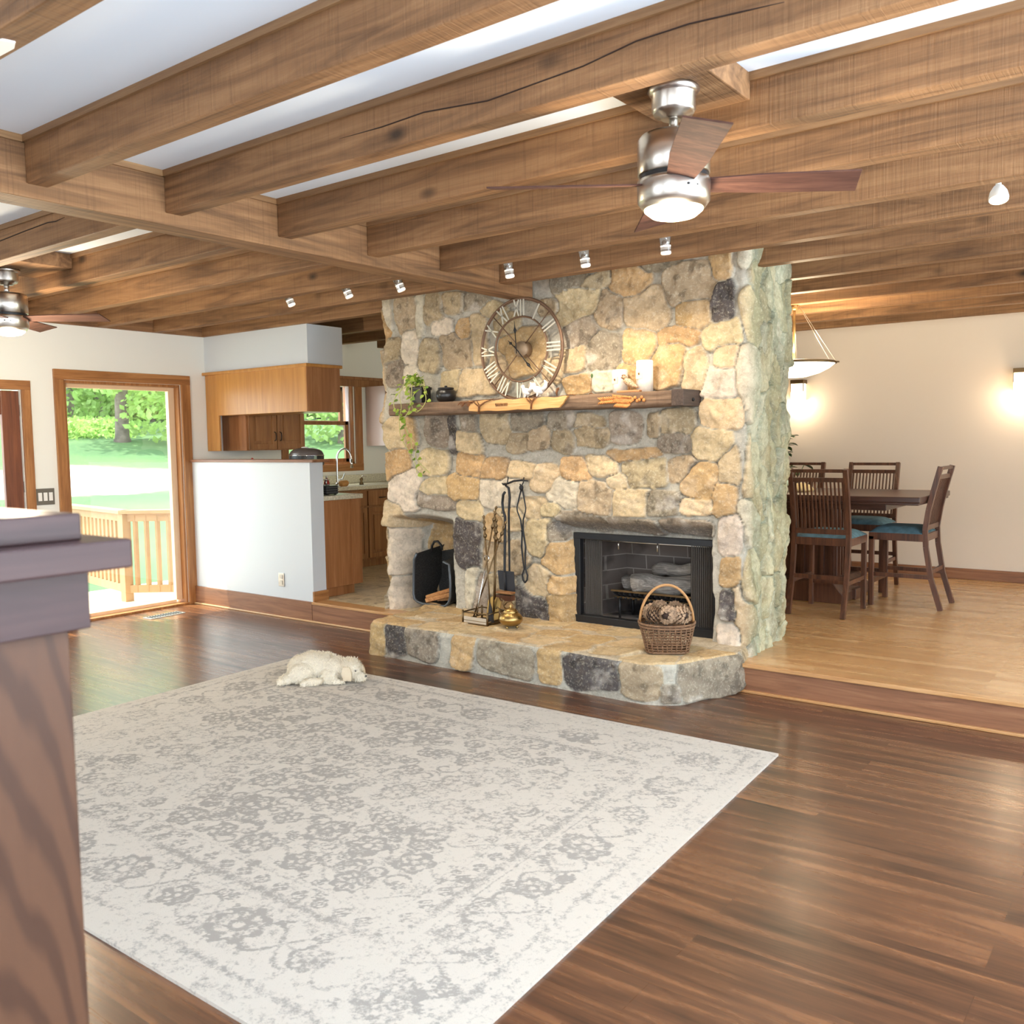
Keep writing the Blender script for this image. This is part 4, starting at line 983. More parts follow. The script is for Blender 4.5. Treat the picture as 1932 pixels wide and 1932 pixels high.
for x, y in ((.461, -.074), (.480, .004)): m = MB(); m.ell((x, y, .088), (.009, .008, .008), seg=10, rings=8); obj('eye', m, plain('dog_eye', (40, 30, 26), .2), dog, local=True)

# ============================================================ FIREPLACE ACCESSORIES
# kettle
K = thing('kettle', 'small round brass kettle with a wire handle on the hearth beside the tool stand', 'kettle', (-3.85, 5.06, .253))
m = MB(); m.lathe([(0, .020), (.03, .018), (.066, .030), (.086, .058), (.084, .082), (.066, .104), (.050, .112), (.047, .118), (0, .118)], (0, 0, 0), 28); obj('body', m, M['brass'], K, local=True)
m = MB(); m.lathe([(.052, .112), (.054, .120), (.040, .136), (.014, .148), (.006, .152), (.011, .162), (.0, .170)], (0, 0, 0), 20); obj('lid', m, M['brass'], K, local=True)
m = MB(); m.tube([(-.065, 0, .08), (-.10, 0, .10), (-.10, 0, .13), (-.122, 0, .14), (-.13, 0, .127)], [.010, .008, .006, .005, .005], 8); obj('spout', m, M['bronze'], K, local=True)
m = MB(); m.tube([(-.045, 0, .13), (-.07, 0, .168), (-.06, 0, .19), (-.085, 0, .205)], .0045, 6); m.tube([(.05, 0, .13), (.03, 0, .17), (0, 0, .19), (-.03, 0, .185), (-.055, 0, .16)], .004, 6); obj('handle', m, M['bronze'], K, local=True)
for a in (0, 2.1, 4.2): m = MB(); m.ell((.045 * math.cos(a + .5), .045 * math.sin(a + .5), .011), (.011, .011, .011), seg=10, rings=6); obj('foot', m, M['brass'], K, local=True)
# fireside tool stand
TS = thing('fireside_stand', 'low square brass fireside stand with a glass front standing on the hearth', 'tool stand', (-4.14, 5.10, .253))
m = MB(); h = .125
m.box(-.115, .115, -.085, .135, 0, .01); obj('base', m, M['bronze'], TS, local=True, bevel=.002)
m = MB()
for z in (.028, .085): m.tube([(-.115, -.085, z), (.115, -.085, z), (.115, .135, z), (-.115, .135, z)], .005, 8, closed=True)
for x in (-.115, .115):
    for y in (-.085, .135): m.tube([(x, y, -.0), (x, y, .10)], .007, 8)
obj('stand_rail', m, M['bronze'], TS, local=True)
m = MB(); m.box(-.105, .105, -.088, -.086, .010, .055); obj('front_plate', m, plain('polished_plate', (225, 222, 214), .15, .6), TS, local=True)
def hexpts(p0, p1): return [Vector(p0).lerp(Vector(p1), i / 3) for i in range(4)]
def tool(nm, lbl, b, t_, kind):
    b, t_ = Vector(b), Vector(t_); T = thing(nm, lbl, 'fire tool', tuple(b), group='brass fire tools in the stand'); d = (t_ - b); L = d.length; u = d / L
    m = MB(); m.tube([b, b + u * (L - .16)], .0055, 8); obj('rod', m, M['bronze'], T)
    m = MB(); R = u.to_track_quat('Z', 'Y').to_matrix()
    m.lathe([(0, -.17), (.008, -.168), (.014, -.155), (.014, -.145), (.006, -.135), (.005, -.12), (.010, -.11), (.015, -.10), (.010, -.09), (.005, -.08), (.007, -.065), (.012, -.055), (.007, -.045), (.004, -.035), (.008, -.022), (.011, -.014), (.006, -.006), (0, 0)], t_, 14, M=R)
    obj('turned_handle', m, M['bronze'], T)
    if kind == 'shovel':
        m = MB(); q = b + u * .16; m.prism([(-.055, -.16), (.055, -.16), (.06, -.02), (.03, .01), (-.03, .01), (-.06, -.02)], -.002, .004, Matrix.Translation(q) @ Matrix(((1, 0, 0), (0, .25, 1), (0, .97, -.2))).to_4x4()); obj('shovel_blade', m, M['brass'], T)
    elif kind == 'brush':
        m = MB(); m.tube([b + u * .0, b + u * .04, b + u * .10, b + u * .14], [.022, .02, .014, .006], 12); obj('bristles', m, plain('dark_bristle', (48, 44, 42), .9), T)
    elif kind == 'tongs':
        m = MB(); c = b + u * (L * .55); m.lathe([(.018, -.004), (.026, 0), (.018, .004), (.018, -.004)], c, 20, M=Matrix(((1, 0, 0), (0, 0, 1), (0, 1, 0)))); m.tube([b, b + Vector((.03, 0, .12)), c], .004, 6); obj('pivot_ring', m, M['chrome'], T)
    elif kind == 'poker':
        m = MB(); m.tube([b + u * .02, b + u * .05 + Vector((.03, 0, 0)), b + u * .09 + Vector((.022, 0, 0))], [.005, .004, .001], 6); obj('poker_hook', m, M['bronze'], T)
tool('fire_poker', 'brass fire poker leaning left to right, its handle rightmost of the tool handles', (-4.205, 5.06, .27), (-3.955, 5.16, 1.005), 'poker')
tool('fire_tongs', 'brass fire tongs with a bright ring at the joint, handle second from the right', (-4.175, 5.06, .27), (-3.995, 5.10, 1.115), 'tongs')
tool('fire_brush', 'brass hearth brush with dark bristles at the bottom right of the stand', (-4.035, 5.07, .27), (-4.13, 5.12, 1.045), 'brush')
tool('fire_shovel', 'brass fire shovel standing at the back of the stand, blade down', (-4.09, 5.18, .27), (-4.035, 5.15, 1.02), 'shovel')
tool('fire_poker', 'second thin brass rod tool, handle just right of the leftmost one', (-4.07, 5.14, .27), (-4.085, 5.20, 1.03), 'none')
FB = thing('brush_holder', 'wooden pedestal with a curved top behind the tool stand on the hearth', 'pedestal', (-4.06, 5.27, .253))
m = MB(); m.box(-.075, .075, -.03, .03, .43 - .25 + .02, .215); obj('top_board', m, M['cabd'], FB, local=True, bevel=.004)
m = MB(); m.prism([(-.065, 0), (.065, 0), (.06, .12), (.03, .17), (-.03, .17), (-.06, .12)], -.02, .02, Matrix(((1, 0, 0, 0), (0, 0, 1, 0), (0, 1, 0, 0), (0, 0, 0, 1)))); obj('body', m, plain('tan_pedestal', (178, 140, 94), .5, var=.1), FB, local=True)
m = MB(); m.box(-.07, .07, -.028, .0285, .15, .19); obj('neck', m, M['dark'], FB, local=True)
# hanging iron tools
HR = thing('hook_rail', 'black iron hook rail fixed to the stones above the hanging tools', 'hook rail', (-4.03, 5.38, 1.26))
m = MB(); m.tube([(-4.15, 5.37, 1.262), (-4.12, 5.35, 1.256), (-4.08, 5.345, 1.262), (-4.03, 5.36, 1.282), (-3.96, 5.365, 1.288), (-3.91, 5.37, 1.282)], [.004, .009, .007, .008, .008, .004], 8); obj('rail_bar', m, M['iron'], HR)
for x in (-4.083, -3.938): m = MB(); m.tube([(x, 5.36, 1.31), (x, 5.35, 1.27), (x, 5.325, 1.245), (x, 5.31, 1.262)], .005, 6); obj('hook', m, M['iron'], HR)
SV = thing('ash_shovel', 'black iron ash shovel with a square blade hanging on the stone wall', 'shovel', (-4.105, 5.33, .40))
m = MB(); m.tube([(-4.085, 5.32, 1.20), (-4.105, 5.325, 1.18), (-4.118, 5.33, 1.12), (-4.112, 5.33, 1.06), (-4.095, 5.33, 1.02), (-4.11, 5.335, .62), (-4.105, 5.335, .50)], .010, 8); obj('handle', m, M['iron'], SV)
m = MB(); m.prism([(-.075, .155), (.075, .155), (.085, -.0), (-.06, .012)], -.003, .003, Matrix.Translation((-4.10, 5.335, .455)) @ Matrix(((1, 0, 0, 0), (0, 0, 1, 0), (0, 1, 0, 0), (0, 0, 0, 1)))); obj('shovel_blade', m, plain('dark_blade', (54, 56, 62), .4, .4), SV)
m = MB(); m.tube([(-4.105, 5.33, .60), (-4.10, 5.325, .45)], [.010, .007], 8); obj('socket', m, M['iron'], SV)
PK = thing('fire_poker', 'black iron poker with a ring handle hanging behind the ash shovel', 'poker', (-4.07, 5.35, .38))
m = MB(); m.tube([(-4.085, 5.335, 1.245), (-4.065, 5.34, 1.23), (-4.06, 5.345, 1.16), (-4.075, 5.35, 1.05), (-4.08, 5.355, .60), (-4.088, 5.36, .37)], [.009, .010, .010, .009, .008, .003], 8); obj('rod', m, M['iron'], PK)
m = MB(); m.tube([(-4.115, 5.345, 1.05), (-4.135, 5.34, 1.04), (-4.14, 5.34, 1.06)], [.005, .004, .002], 6); m.tube([(-4.11, 5.345, 1.02), (-4.13, 5.34, 1.018)], [.005, .003], 6); obj('poker_spur', m, M['iron'], PK)
TG = thing('log_tongs', 'black iron log tongs with a claw end hanging right of the ash shovel', 'tongs', (-3.93, 5.34, .53))
m = MB()
for s_ in (-1, 1):
    m.tube([(-3.938, 5.33, 1.235), (-3.938 + s_ * .012, 5.33, 1.2), (-3.94 + s_ * .040, 5.325, 1.09), (-3.94 + s_ * .036, 5.325, 1.06), (-3.94 + s_ * .012, 5.33, 1.0), (-3.938 + s_ * .004, 5.335, .92), (-3.935 + s_ * .018, 5.34, .80), (-3.933 + s_ * .010, 5.34, .70), (-3.93 + s_ * .006, 5.345, .635), (-3.93 + s_ * .024, 5.345, .59), (-3.93 + s_ * .018, 5.345, .555), (-3.93, 5.345, .535)], [.009, .006, .005, .005, .006, .007, .007, .006, .006, .007, .007, .007], 8)
obj('arms', m, M['iron'], TG)
m = MB(); m.ell((-3.938, 5.325, 1.235), (.018, .014, .022), seg=12, rings=8); obj('hanging_eye', m, M['iron'], TG)
m = MB(); m.ell((-3.938, 5.325, .92), (.009, .01, .009), seg=10, rings=6); obj('rivet', m, M['iron'], TG)
# basket of pine cones
BK_ = thing('basket', 'square-bottomed brown wicker basket with a tall looped handle on the right end of the hearth', 'basket', (-2.625, 5.06, .255), .55)
def sq(r, k, a):   # superellipse
    c, s_ = math.cos(a), math.sin(a); d = (abs(c) ** k + abs(s_) ** k) ** (-1 / k); return r * c * d, r * s_ * d
m = MB()
for ring in range(11):
    f = ring / 10; r = .128 + .045 * f; k = 4.5 - 2.2 * f; z = .008 + f * .172
    m.tube([(*sq(r, k, 2 * PI * i / 40), z + .0015 * math.sin(i * PI)) for i in range(40)], .0036 if ring not in (9, 10, 0) else .0075, 6, closed=True)
obj('woven_rows', m, M['wicker'], BK_, local=True)
m = MB()
for i in range(64):
    a = 2 * PI * i / 64; k0 = .5 * (-1) ** i
    pts = [(*sq(.130 + .045 * f, 4.5 - 2.2 * f, a + .16 * (f - .5) * k0 * 2), .004 + .176 * f) for f in (0, .25, .5, .75, 1)]
    m.tube(pts, .0030, 5)
m.prism([sq(.126, 4.5, 2 * PI * i / 32) for i in range(32)], 0, .006)
obj('woven_stakes', m, M['wicker'], BK_, local=True)
m = MB()
hr = [(math.cos(a) * .165 * (1 - .0), 0, .175 + math.sin(a) * .235) for a in np.linspace(0, PI, 22)]
m.tube([Vector(p) for p in hr], .0085, 8); obj('handle', m, M['cane'], BK_, local=True)
rr = random.Random(9); BM = Matrix.Translation((-2.625, 5.06, .255)) @ Matrix.Rotation(.55, 4, 'Z')
cp = [(-.085, -.06, .20, .9, .2), (0.0, -.075, .205, 1.5, .1), (.085, -.055, .20, 2.2, .2), (-.04, .02, .225, .3, .35), (.055, .035, .215, 3.4, .3), (-.09, .06, .195, 1.8, .6), (.02, .09, .195, .9, .4), (.10, .03, .195, .5, .5)]
cl = ['pine cone at the front left of the wicker basket', 'pine cone at the front middle of the wicker basket', 'pine cone at the front right of the wicker basket', 'pine cone on top of the pile, left of the basket handle',
      'pine cone on top of the pile, under the basket handle', 'pine cone at the back left of the wicker basket', 'pine cone at the back middle of the wicker basket', 'pine cone at the right rim of the wicker basket']
def conemesh():
    m = MB(); m.ell((0, 0, 0), (.031, .031, .042), seg=12, rings=10, mi=1)
    n = 84
    for i in range(n):
        f = (i + .5) / n; z = -.046 + .092 * f; r = .036 * math.sqrt(max(.05, 1 - (z / .05) ** 2)); a = i * 2.39996
        d = Vector((math.cos(a), math.sin(a), 0)); c = d * r + Vector((0, 0, z)); tdir = Vector((-math.sin(a), math.cos(a), 0)); up_ = (d * .55 + Vector((0, 0, .6 if z > -.02 else .2))).normalized()
        w_ = .0085; L = .016
        m.add([c - tdir * w_, c + tdir * w_, c + up_ * L + tdir * w_ * .8 + d * .004, c + up_ * (L + .004) + d * .006, c + up_ * L - tdir * w_ * .8 + d * .004], [(0, 1, 2, 3, 4)])
    return m
c0 = obj('pinecone', conemesh(), [plain('pale_cone_scales', (158, 130, 104), .7, var=.3, vs=60), plain('cone_core', (58, 42, 34), .9)], local=True)
for i, (x, y, z, a, b) in enumerate(cp):
    c = c0 if i == 0 else c0.copy()
    if i: COL.objects.link(c)
    c.location = BM @ Vector((x, y, z + .03)); c.rotation_euler = Euler((1.2 + b, a, a * 2), 'XYZ'); c.scale = (1.08, 1.08, 1.08)
    tag(c, cl[i], 'pine cone', 'pine cones heaped in the basket')

# ============================================================ ON AND ABOVE THE MANTEL
# wall clock
CX, CY, CZ = -3.935, 5.34, 2.235; Rc = .362
WCK = thing('wall_clock', 'large open metal skeleton wall clock with roman numerals over the mantel', 'clock', (CX, CY, CZ - Rc))
def circ(r, n=72, y=CY): return [(CX + r * math.cos(2 * PI * i / n), y, CZ + r * math.sin(2 * PI * i / n)) for i in range(n)]
m = MB(); m.tube(circ(Rc), .010, 8, closed=True); m.tube(circ(Rc - .012), .004, 6, closed=True); obj('outer_ring', m, M['clockrim'], WCK)
m = MB(); m.tube(circ(.232), .007, 8, closed=True); obj('inner_ring', m, M['clockrim'], WCK)
m = MB()
for a in (45, 135, 225, 315):
    a = math.radians(a); m.tube([(CX + r * math.cos(a), CY + .004, CZ + r * math.sin(a)) for r in (.05, Rc)], .004, 6)
obj('cross_bars', m, M['clockrim'], WCK)
m = MB(); m.lathe([(0, -.01), (.055, -.01), (.058, .01), (.058, .06), (0, .06)], (CX, CY, CZ), 28, M=Matrix(((1, 0, 0), (0, 0, 1), (0, 1, 0)))); obj('hub', m, plain('clock_hub', (150, 128, 104), .5, .3), WCK)
NUM = {1: 'I', 2: 'II', 3: 'III', 4: 'IV', 5: 'V', 6: 'VI', 7: 'VII', 8: 'VIII', 9: 'IX', 10: 'X', 11: 'XI', 12: 'XII'}
for k, s_ in NUM.items():
    a = PI / 2 - 2 * PI * k / 12; rad = Vector((math.cos(a), 0, math.sin(a))); tan = Vector((math.sin(a), 0, -math.cos(a))); m = MB(); W = {'I': .026, 'V': .05, 'X': .052}
    tot = sum(W[c] for c in s_); x = -tot / 2; r0_, r1_ = .236, .352
    for c in s_:
        w_ = W[c]; base = Vector((CX, CY - .014, CZ))
        def seg(xa, ra, xb, rb): m.bar(base + rad * ra + tan * xa, base + rad * rb + tan * xb, .0105, .005, up=(0, 1, 0))
        if c == 'I': seg(x + w_ / 2, r0_, x + w_ / 2, r1_)
        if c == 'V': seg(x + .006, r1_, x + w_ / 2, r0_); seg(x + w_ - .006, r1_, x + w_ / 2, r0_)
        if c == 'X': seg(x + .005, r0_, x + w_ - .005, r1_); seg(x + w_ - .005, r0_, x + .005, r1_)
        x += w_
    obj('numeral', m, M['numeral'], WCK)
def hand(ang, L, nm):
    a = math.radians(90 - ang); d = Vector((math.cos(a), 0, math.sin(a))); c = Vector((CX - .02, CY - .03, CZ)); m = MB()
    m.tube([c - d * .03, c + d * L * .6], .0035, 6); m.tube([c + d * L * .55, c + d * L * .68, c + d * L * .78, c + d * L], [.003, .012, .004, .001], 8); obj(nm, m, M['iron'], WCK)
hand(-4, .20, 'hour_hand'); hand(138, .235, 'minute_hand'); hand(-48, .10, 'hand_tail')
# planter with trailing pothos
PL = thing('planter', 'square black planter holding the trailing green plant on the left of the mantel', 'planter', (-4.915, 5.33, 1.880))
m = MB(); m.box(-.06, .06, -.055, .055, 0, .125); m.box(-.066, .066, -.061, .061, .105, .128); obj('pot', m, M['pot'], PL, local=True, bevel=.004)
m = MB(); m.box(-.055, .055, -.05, .05, .1285, .134); obj('soil', m, plain('potting_soil', (70, 52, 40), .95), PL, local=True)
PT = thing('pothos_plant', 'trailing yellow-green pothos vine spilling over the mantel and down the stones', 'plant', (-4.915, 5.30, 2.01))
rr = random.Random(17)
def leaf(m, p, d, up_, s):
    d = Vector(d).normalized(); w_ = d.cross(Vector(up_)).normalized(); n_ = w_.cross(d); p = Vector(p)
    pr = [(0, 0), (.12, .26), (.35, .40), (.62, .34), (.85, .16), (1, 0)]; vs = []
    for a, b in pr:
        vs += [p + d * a * s - n_ * (.18 * s * a * a) + w_ * b * s + n_ * b * s * .25, p + d * a * s - n_ * (.18 * s * a * a) - w_ * b * s + n_ * b * s * .25, p + d * a * s - n_ * (.18 * s * a * a)]
    fs = []
    for i in range(5): fs += [(3 * i, 3 * i + 3, 3 * i + 5, 3 * i + 2), (3 * i + 2, 3 * i + 5, 3 * i + 4, 3 * i + 1)]
    m.add(vs, fs, True)
ym_ = 5.165
vines = [[(-4.93, 5.29, 2.02), (-4.96, 5.20, 2.03), (-4.985, ym_, 1.95), (-4.97, ym_, 1.85), (-4.99, ym_ - .005, 1.75), (-5.02, ym_ + .04, 1.62), (-4.99, ym_ + .10, 1.50), (-4.965, ym_ + .14, 1.40), (-4.975, 5.33, 1.33)],
         [(-4.90, 5.29, 2.02), (-4.88, 5.20, 2.02), (-4.86, ym_, 1.92), (-4.89, ym_, 1.82), (-4.93, ym_, 1.77), (-4.945, ym_ + .03, 1.66), (-4.90, ym_ + .08, 1.56), (-4.94, ym_ + .12, 1.46), (-4.90, ym_ + .15, 1.39), (-4.84, 5.34, 1.33)],
         [(-4.92, 5.29, 2.03), (-4.99, 5.22, 2.0), (-5.04, ym_ + .01, 1.93), (-5.05, ym_, 1.86), (-5.01, ym_, 1.80), (-4.98, ym_, 1.77), (-4.95, ym_ + .02, 1.70), (-4.925, ym_ + .05, 1.60), (-4.95, ym_ + .08, 1.52)],
         [(-4.90, 5.30, 2.03), (-4.82, 5.24, 2.03), (-4.74, 5.18, 1.98), (-4.71, ym_, 1.90), (-4.75, ym_, 1.84), (-4.82, ym_, 1.81), (-4.86, ym_, 1.88), (-4.83, ym_ + .01, 1.96), (-4.79, ym_ + .02, 1.98)],
         [(-4.94, 5.30, 2.02), (-4.95, 5.24, 2.08), (-4.93, 5.20, 2.06), (-4.90, ym_ + .02, 2.0), (-4.87, ym_, 1.90), (-4.885, ym_, 1.84)],
         [(-4.91, 5.31, 2.02), (-4.91, 5.30, 2.10), (-4.89, 5.26, 2.12)], [(-4.90, 5.31, 2.02), (-4.86, 5.28, 2.08), (-4.81, 5.25, 2.07)], [(-4.93, 5.31, 2.02), (-4.97, 5.27, 2.09), (-4.99, 5.25, 2.10)], [(-4.87, 5.3, 2.02), (-4.82, 5.26, 2.05), (-4.76, 5.21, 2.0), (-4.72, 5.19, 1.94)]]
def smoothp(p, n=6):
    out = []
    for i in range(len(p) - 1):
        a, b, c, d = [Vector(p[max(0, min(len(p) - 1, i + k))]) for k in (-1, 0, 1, 2)]
        for k in range(n):
            t_ = k / n; out.append(.5 * ((2 * b) + (c - a) * t_ + (2 * a - 5 * b + 4 * c - d) * t_ ** 2 + (3 * b - a - 3 * c + d) * t_ ** 3))
    return out + [Vector(p[-1])]
m = MB(); lv = []
for p in vines:
    sp = smoothp(p); m.tube(sp, .0026, 6)
    for i in range(3, len(sp), 4):
        a = rr.uniform(0, 6.28); d = Vector((math.cos(a), -abs(math.sin(a)) * .5 - .1, rr.uniform(-.5, .35))); e = sp[i] + d * .02; m.tube([sp[i], e], .0015, 4); lv.append((e, d + Vector((0, 0, -.2)), rr.uniform(.032, .052)))
obj('vine_stems', m, M['vine'], PT)
for k in range(16):
    p = Vector((-4.915 + rr.uniform(-.06, .07), 5.29 + rr.uniform(-.05, .02), 2.02 + rr.uniform(0, .07))); lv.append((p, Vector((rr.uniform(-1, 1), -.7, rr.uniform(-.2, .6))), rr.uniform(.035, .055)))
ly = leafm('pothos_leaf_a', (172, 200, 74), .35); lg = leafm('pothos_leaf_b', (112, 150, 50), .3)
for i, (p, d, s_) in enumerate(lv[:98]):
    m = MB(); leaf(m, p, d, (rr.uniform(-.3, .3), -.8, .6), s_); obj('leaf', m, ly if i % 3 else lg, PT)
JR = thing('lidded_jar', 'round black lidded jar standing right of the planter on the mantel', 'jar', (-4.66, 5.34, 1.880))
m = MB(); m.lathe([(0, 0), (.05, 0), (.07, .02), (.078, .05), (.074, .085), (.06, .10), (0, .10)], (0, 0, 0), 28); obj('jar_body', m, M['pot'], JR, local=True)
m = MB(); m.lathe([(.058, .100), (.064, .106), (.06, .114), (0, .118)], (0, 0, 0), 28); obj('lid', m, M['pot'], JR, local=True)
m = MB(); m.ell((.0, 0, .122), (.012, .012, .008), seg=10, rings=6); obj('knob', m, M['pot'], JR, local=True)
# white bird figurines
def birdfig(loc, rz, label, sc=1., flip=1):
    B = thing('bird_figurine', label, 'figurine', loc, rz, 'pair of white bird figurines under the clock')
    m = MB(); m.ell((0, 0, .05 * sc), (.042 * sc, .024 * sc, .028 * sc), Matrix.Rotation(-.35, 3, 'Y')); m.ell((.035 * sc, 0, .085 * sc), (.016 * sc, .014 * sc, .018 * sc)); m.ell((.028 * sc, 0, .066 * sc), (.016 * sc, .014 * sc, .022 * sc))
    m.tube([(-.03 * sc, 0, .05 * sc), (-.055 * sc, 0, .075 * sc), (-.06 * sc, 0, .10 * sc), (-.045 * sc, 0, .118 * sc)], [.016 * sc, .015 * sc, .012 * sc, .004 * sc], 10)
    tmp = m; obj('bird_body', tmp, M['ceramic'], B, local=True)
    m = MB(); m.tube([(.048 * sc, 0, .084 * sc), (.064 * sc, 0, .080 * sc)], [.005 * sc, .001], 8); obj('beak', m, M['ceramic'], B, local=True)
    for s_ in (-1, 1):
        m = MB(); m.tube([(.0, s_ * .01 * sc, .03 * sc), (.008 * sc * s_, s_ * .012 * sc, 0)], [.008 * sc, .004 * sc], 8); obj('leg', m, M['ceramic'], B, local=True)
birdfig((-3.87, 5.31, 1.879), PI - .2, 'white ceramic bird figurine facing left, under the bottom of the clock', .95)
birdfig((-3.765, 5.31, 1.879), .15 + PI, 'white ceramic bird figurine with a tall curled tail, right one of the pair', 1.05)
# sprig and little brown bird
BB = thing('dried_seed_pod', 'small brown dried seed pod lying right of the white bird figurines', 'ornament', (-3.61, 5.32, 1.879))
m = MB(); m.tube([(0, 0, 0), (-.005, 0, .03), (.004, 0, .055), (.014, 0, .062), (.018, 0, .05)], [.002, .008, .010, .006, .001], 8); obj('pod', m, mk, BB, local=True)
m = MB(); m.tube([(.02, 0, .0025), (.06, .005, .006), (.11, 0, .012), (.15, .005, .005)], .003, 6); obj('stem', m, mk, BB, local=True)
FW = thing('wire_flower', 'thin stemmed dried flower standing left of the smaller candle', 'ornament', (-3.335, 5.33, 1.879))
m = MB(); m.tube([(0, 0, 0), (-.004, 0, .06), (.004, 0, .12)], .0018, 6); m.tube([(-.02, 0, .004), (-.01, 0, .014), (.006, 0, .014), (.018, 0, .004)], .003, 6); obj('stem', m, mk, FW, local=True)
m = MB(); m.ell((.006, 0, .132), (.009, .006, .016), seg=10, rings=8); obj('bud', m, M['leafd'], FW, local=True)
# candles
def candle(x, r, h, label):
    cnd = thing('pillar_candle', label, 'candle', (x, 5.335, 1.877), group='white pillar candles on the mantel')
    m = MB(); m.lathe([(0, 0), (r, 0), (r, h - .004), (r - .004, h), (r * .6, h - .004), (0, h - .006)], (0, 0, 0), 32); obj('wax', m, M['candle'], cnd, local=True)
    m = MB(); m.box(-r * .62, r * .22, -r - .003, -r * .78, h * .42, h * .72); obj('tag', m, plain('cream_tag', (240, 222, 176), .7), cnd, local=True, bevel=.001)
    m = MB(); m.ell((-r * .2, -r - .005, h * .58), (.006, .003, .008), seg=8, rings=6); obj('seal', m, mk, cnd, local=True)
    m = MB(); m.tube([(0, 0, h - .01), (.001, 0, h + .008)], .0012, 5); obj('wick', m, M['iron'], cnd, local=True)
candle(-3.11, .052, .162, 'shorter white pillar candle with a tag, left of the quail figurine'); candle(-2.925, .055, .212, 'taller white pillar candle with a tag, behind the quail figurine')
Q = thing('quail_figurine', 'brown and white quail figurine on a wooden base between the candles', 'figurine', (-3.00, 5.26, 1.878))
m = MB(); m.box(-.085, .085, -.02, .022, 0, .018); obj('base', m, wood('quail_base', (140, 90, 54), (176, 120, 76), (200, 146, 98), 0, 3, .6), Q, local=True, bevel=.006)
t = NT('quail_feathers'); v = t.coords((1, 1, 1), rnd=False); t.col(t.ramp(t.noise(v, 90, 3), [(.4, (150, 108, 72)), (.52, (214, 190, 156)), (.6, (120, 84, 58))])); t.b.inputs['Roughness'].default_value = .6
m = MB(); m.ell((0, 0, .068), (.05, .022, .024), Matrix.Rotation(.55, 3, 'Y')); m.ell((-.038, 0, .105), (.018, .014, .016)); m.tube([(.03, 0, .05), (.07, 0, .03)], [.018, .004], 10); obj('quail_body', m, t.m, Q, local=True)
m = MB(); m.tube([(-.052, 0, .104), (-.064, 0, .10)], [.004, .001], 6); obj('beak', m, M['iron'], Q, local=True)
m = MB(); m.ell((-.040, 0, .116), (.015, .011, .007)); m.tube([(-.05, -.012, .1), (-.035, -.014, .098), (-.028, -.013, .09)], .003, 6); obj('cap_stripe', m, mk, Q, local=True)
for x in (-.006, .008): m = MB(); m.tube([(x, 0, .05), (x, 0, .017)], .003, 6); obj('leg', m, M['cane'], Q, local=True)
# ============================================================ LIGHT AND CAMERA
w = bpy.data.worlds.new('World'); S.world = w; w.use_nodes = True
nt = w.node_tree; bg = nt.nodes['Background']; bg.inputs[0].default_value = (.86, .93, 1, 1); bg.inputs[1].default_value = 5.0
def area(name, loc, rot, sx, sy, power, col, spread=PI):
    l = bpy.data.lights.new(name, 'AREA'); l.shape = 'RECTANGLE'; l.size = sx; l.size_y = sy; l.energy = power; l.color = col; l.spread = spread
    o = bpy.data.objects.new(name, l); COL.objects.link(o); o.location = loc; o.rotation_euler = rot; return o
def point(name, loc, power, col, r=.05):
    l = bpy.data.lights.new(name, 'POINT'); l.energy = power; l.color = col; l.shadow_soft_size = r
    o = bpy.data.objects.new(name, l); COL.objects.link(o); o.location = loc; return o
# ============================================================ CEILING FIXTURES
def fan(loc, rz, label, bx0, bx1, by0, by1, bname, bowl='fanlight'):
    b = MB(); b.box(bx0, bx1, by0, by1, loc[2] + .435, ZC); bo = obj('mounting_block', b, M['beam'], bevel=.004); tag(bo, bname, 'mounting block')
    F = thing('ceiling_fan', label, 'ceiling fan', loc, rz)       # loc = bottom of the light
    Z = lambda pr: [(r, z) for r, z in pr]
    m = MB(); m.lathe(Z([(0, .436), (.085, .436), (.088, .425), (.078, .414), (.074, .41), (.074, .362), (.066, .348), (.045, .344), (.042, .335), (0, .335)]), seg=40); obj('canopy', m, M['steel'], F, local=True)
    m = MB(); m.tube([(0, 0, .34), (0, 0, .27)], .016, 16); obj('downrod', m, M['steel'], F, local=True)
    m = MB(); m.lathe(Z([(0, .285), (.05, .284), (.112, .276), (.122, .262), (.122, .15), (.118, .146), (0, .146)]), seg=48); obj('motor_housing', m, M['steel'], F, local=True)
    m = MB(); m.lathe(Z([(.116, .146), (.116, .132)]), seg=48); obj('shadow_gap', m, M['black'], F, local=True)
    m = MB(); m.lathe(Z([(0, .132), (.122, .130), (.124, .118), (.122, .060), (.104, .036), (.100, .036)]), seg=48); obj('light_kit', m, M['steel'], F, local=True)
    m = MB(); m.lathe(Z([(.101, .040), (.098, .030), (.075, .012), (.04, .003), (0, 0)]), seg=48); obj('light_bowl', m, M[bowl], F, local=True)
    for k in range(4):
        a = k * PI / 2; R = Matrix.Rotation(a, 4, 'Z') @ Matrix.Translation((0, 0, .118)) @ Matrix.Rotation(math.radians(-13), 4, 'X')
        m = MB(); m.prism([(.09, -.038), (.30, -.062), (.61, -.075), (.635, .062), (.30, .062), (.09, .05)], -.003, .003, R); obj('blade', m, M['walnut'], F, local=True, bevel=.001)
    m = MB(); m.ell((.03, -.12, .09), (.006, .004, .004), seg=8, rings=6); m.ell((.06, -.105, .09), (.005, .004, .003), seg=8, rings=6); obj('screws', m, M['black'], F, local=True)
    return F
fan((-1.46, 2.87, 2.316), math.radians(36), 'brushed metal ceiling fan with lit bowl and dark blades near the photo centre top', -1.66, -1.30, 2.59, 3.14, 'wooden block between joists holding the nearer ceiling fan')
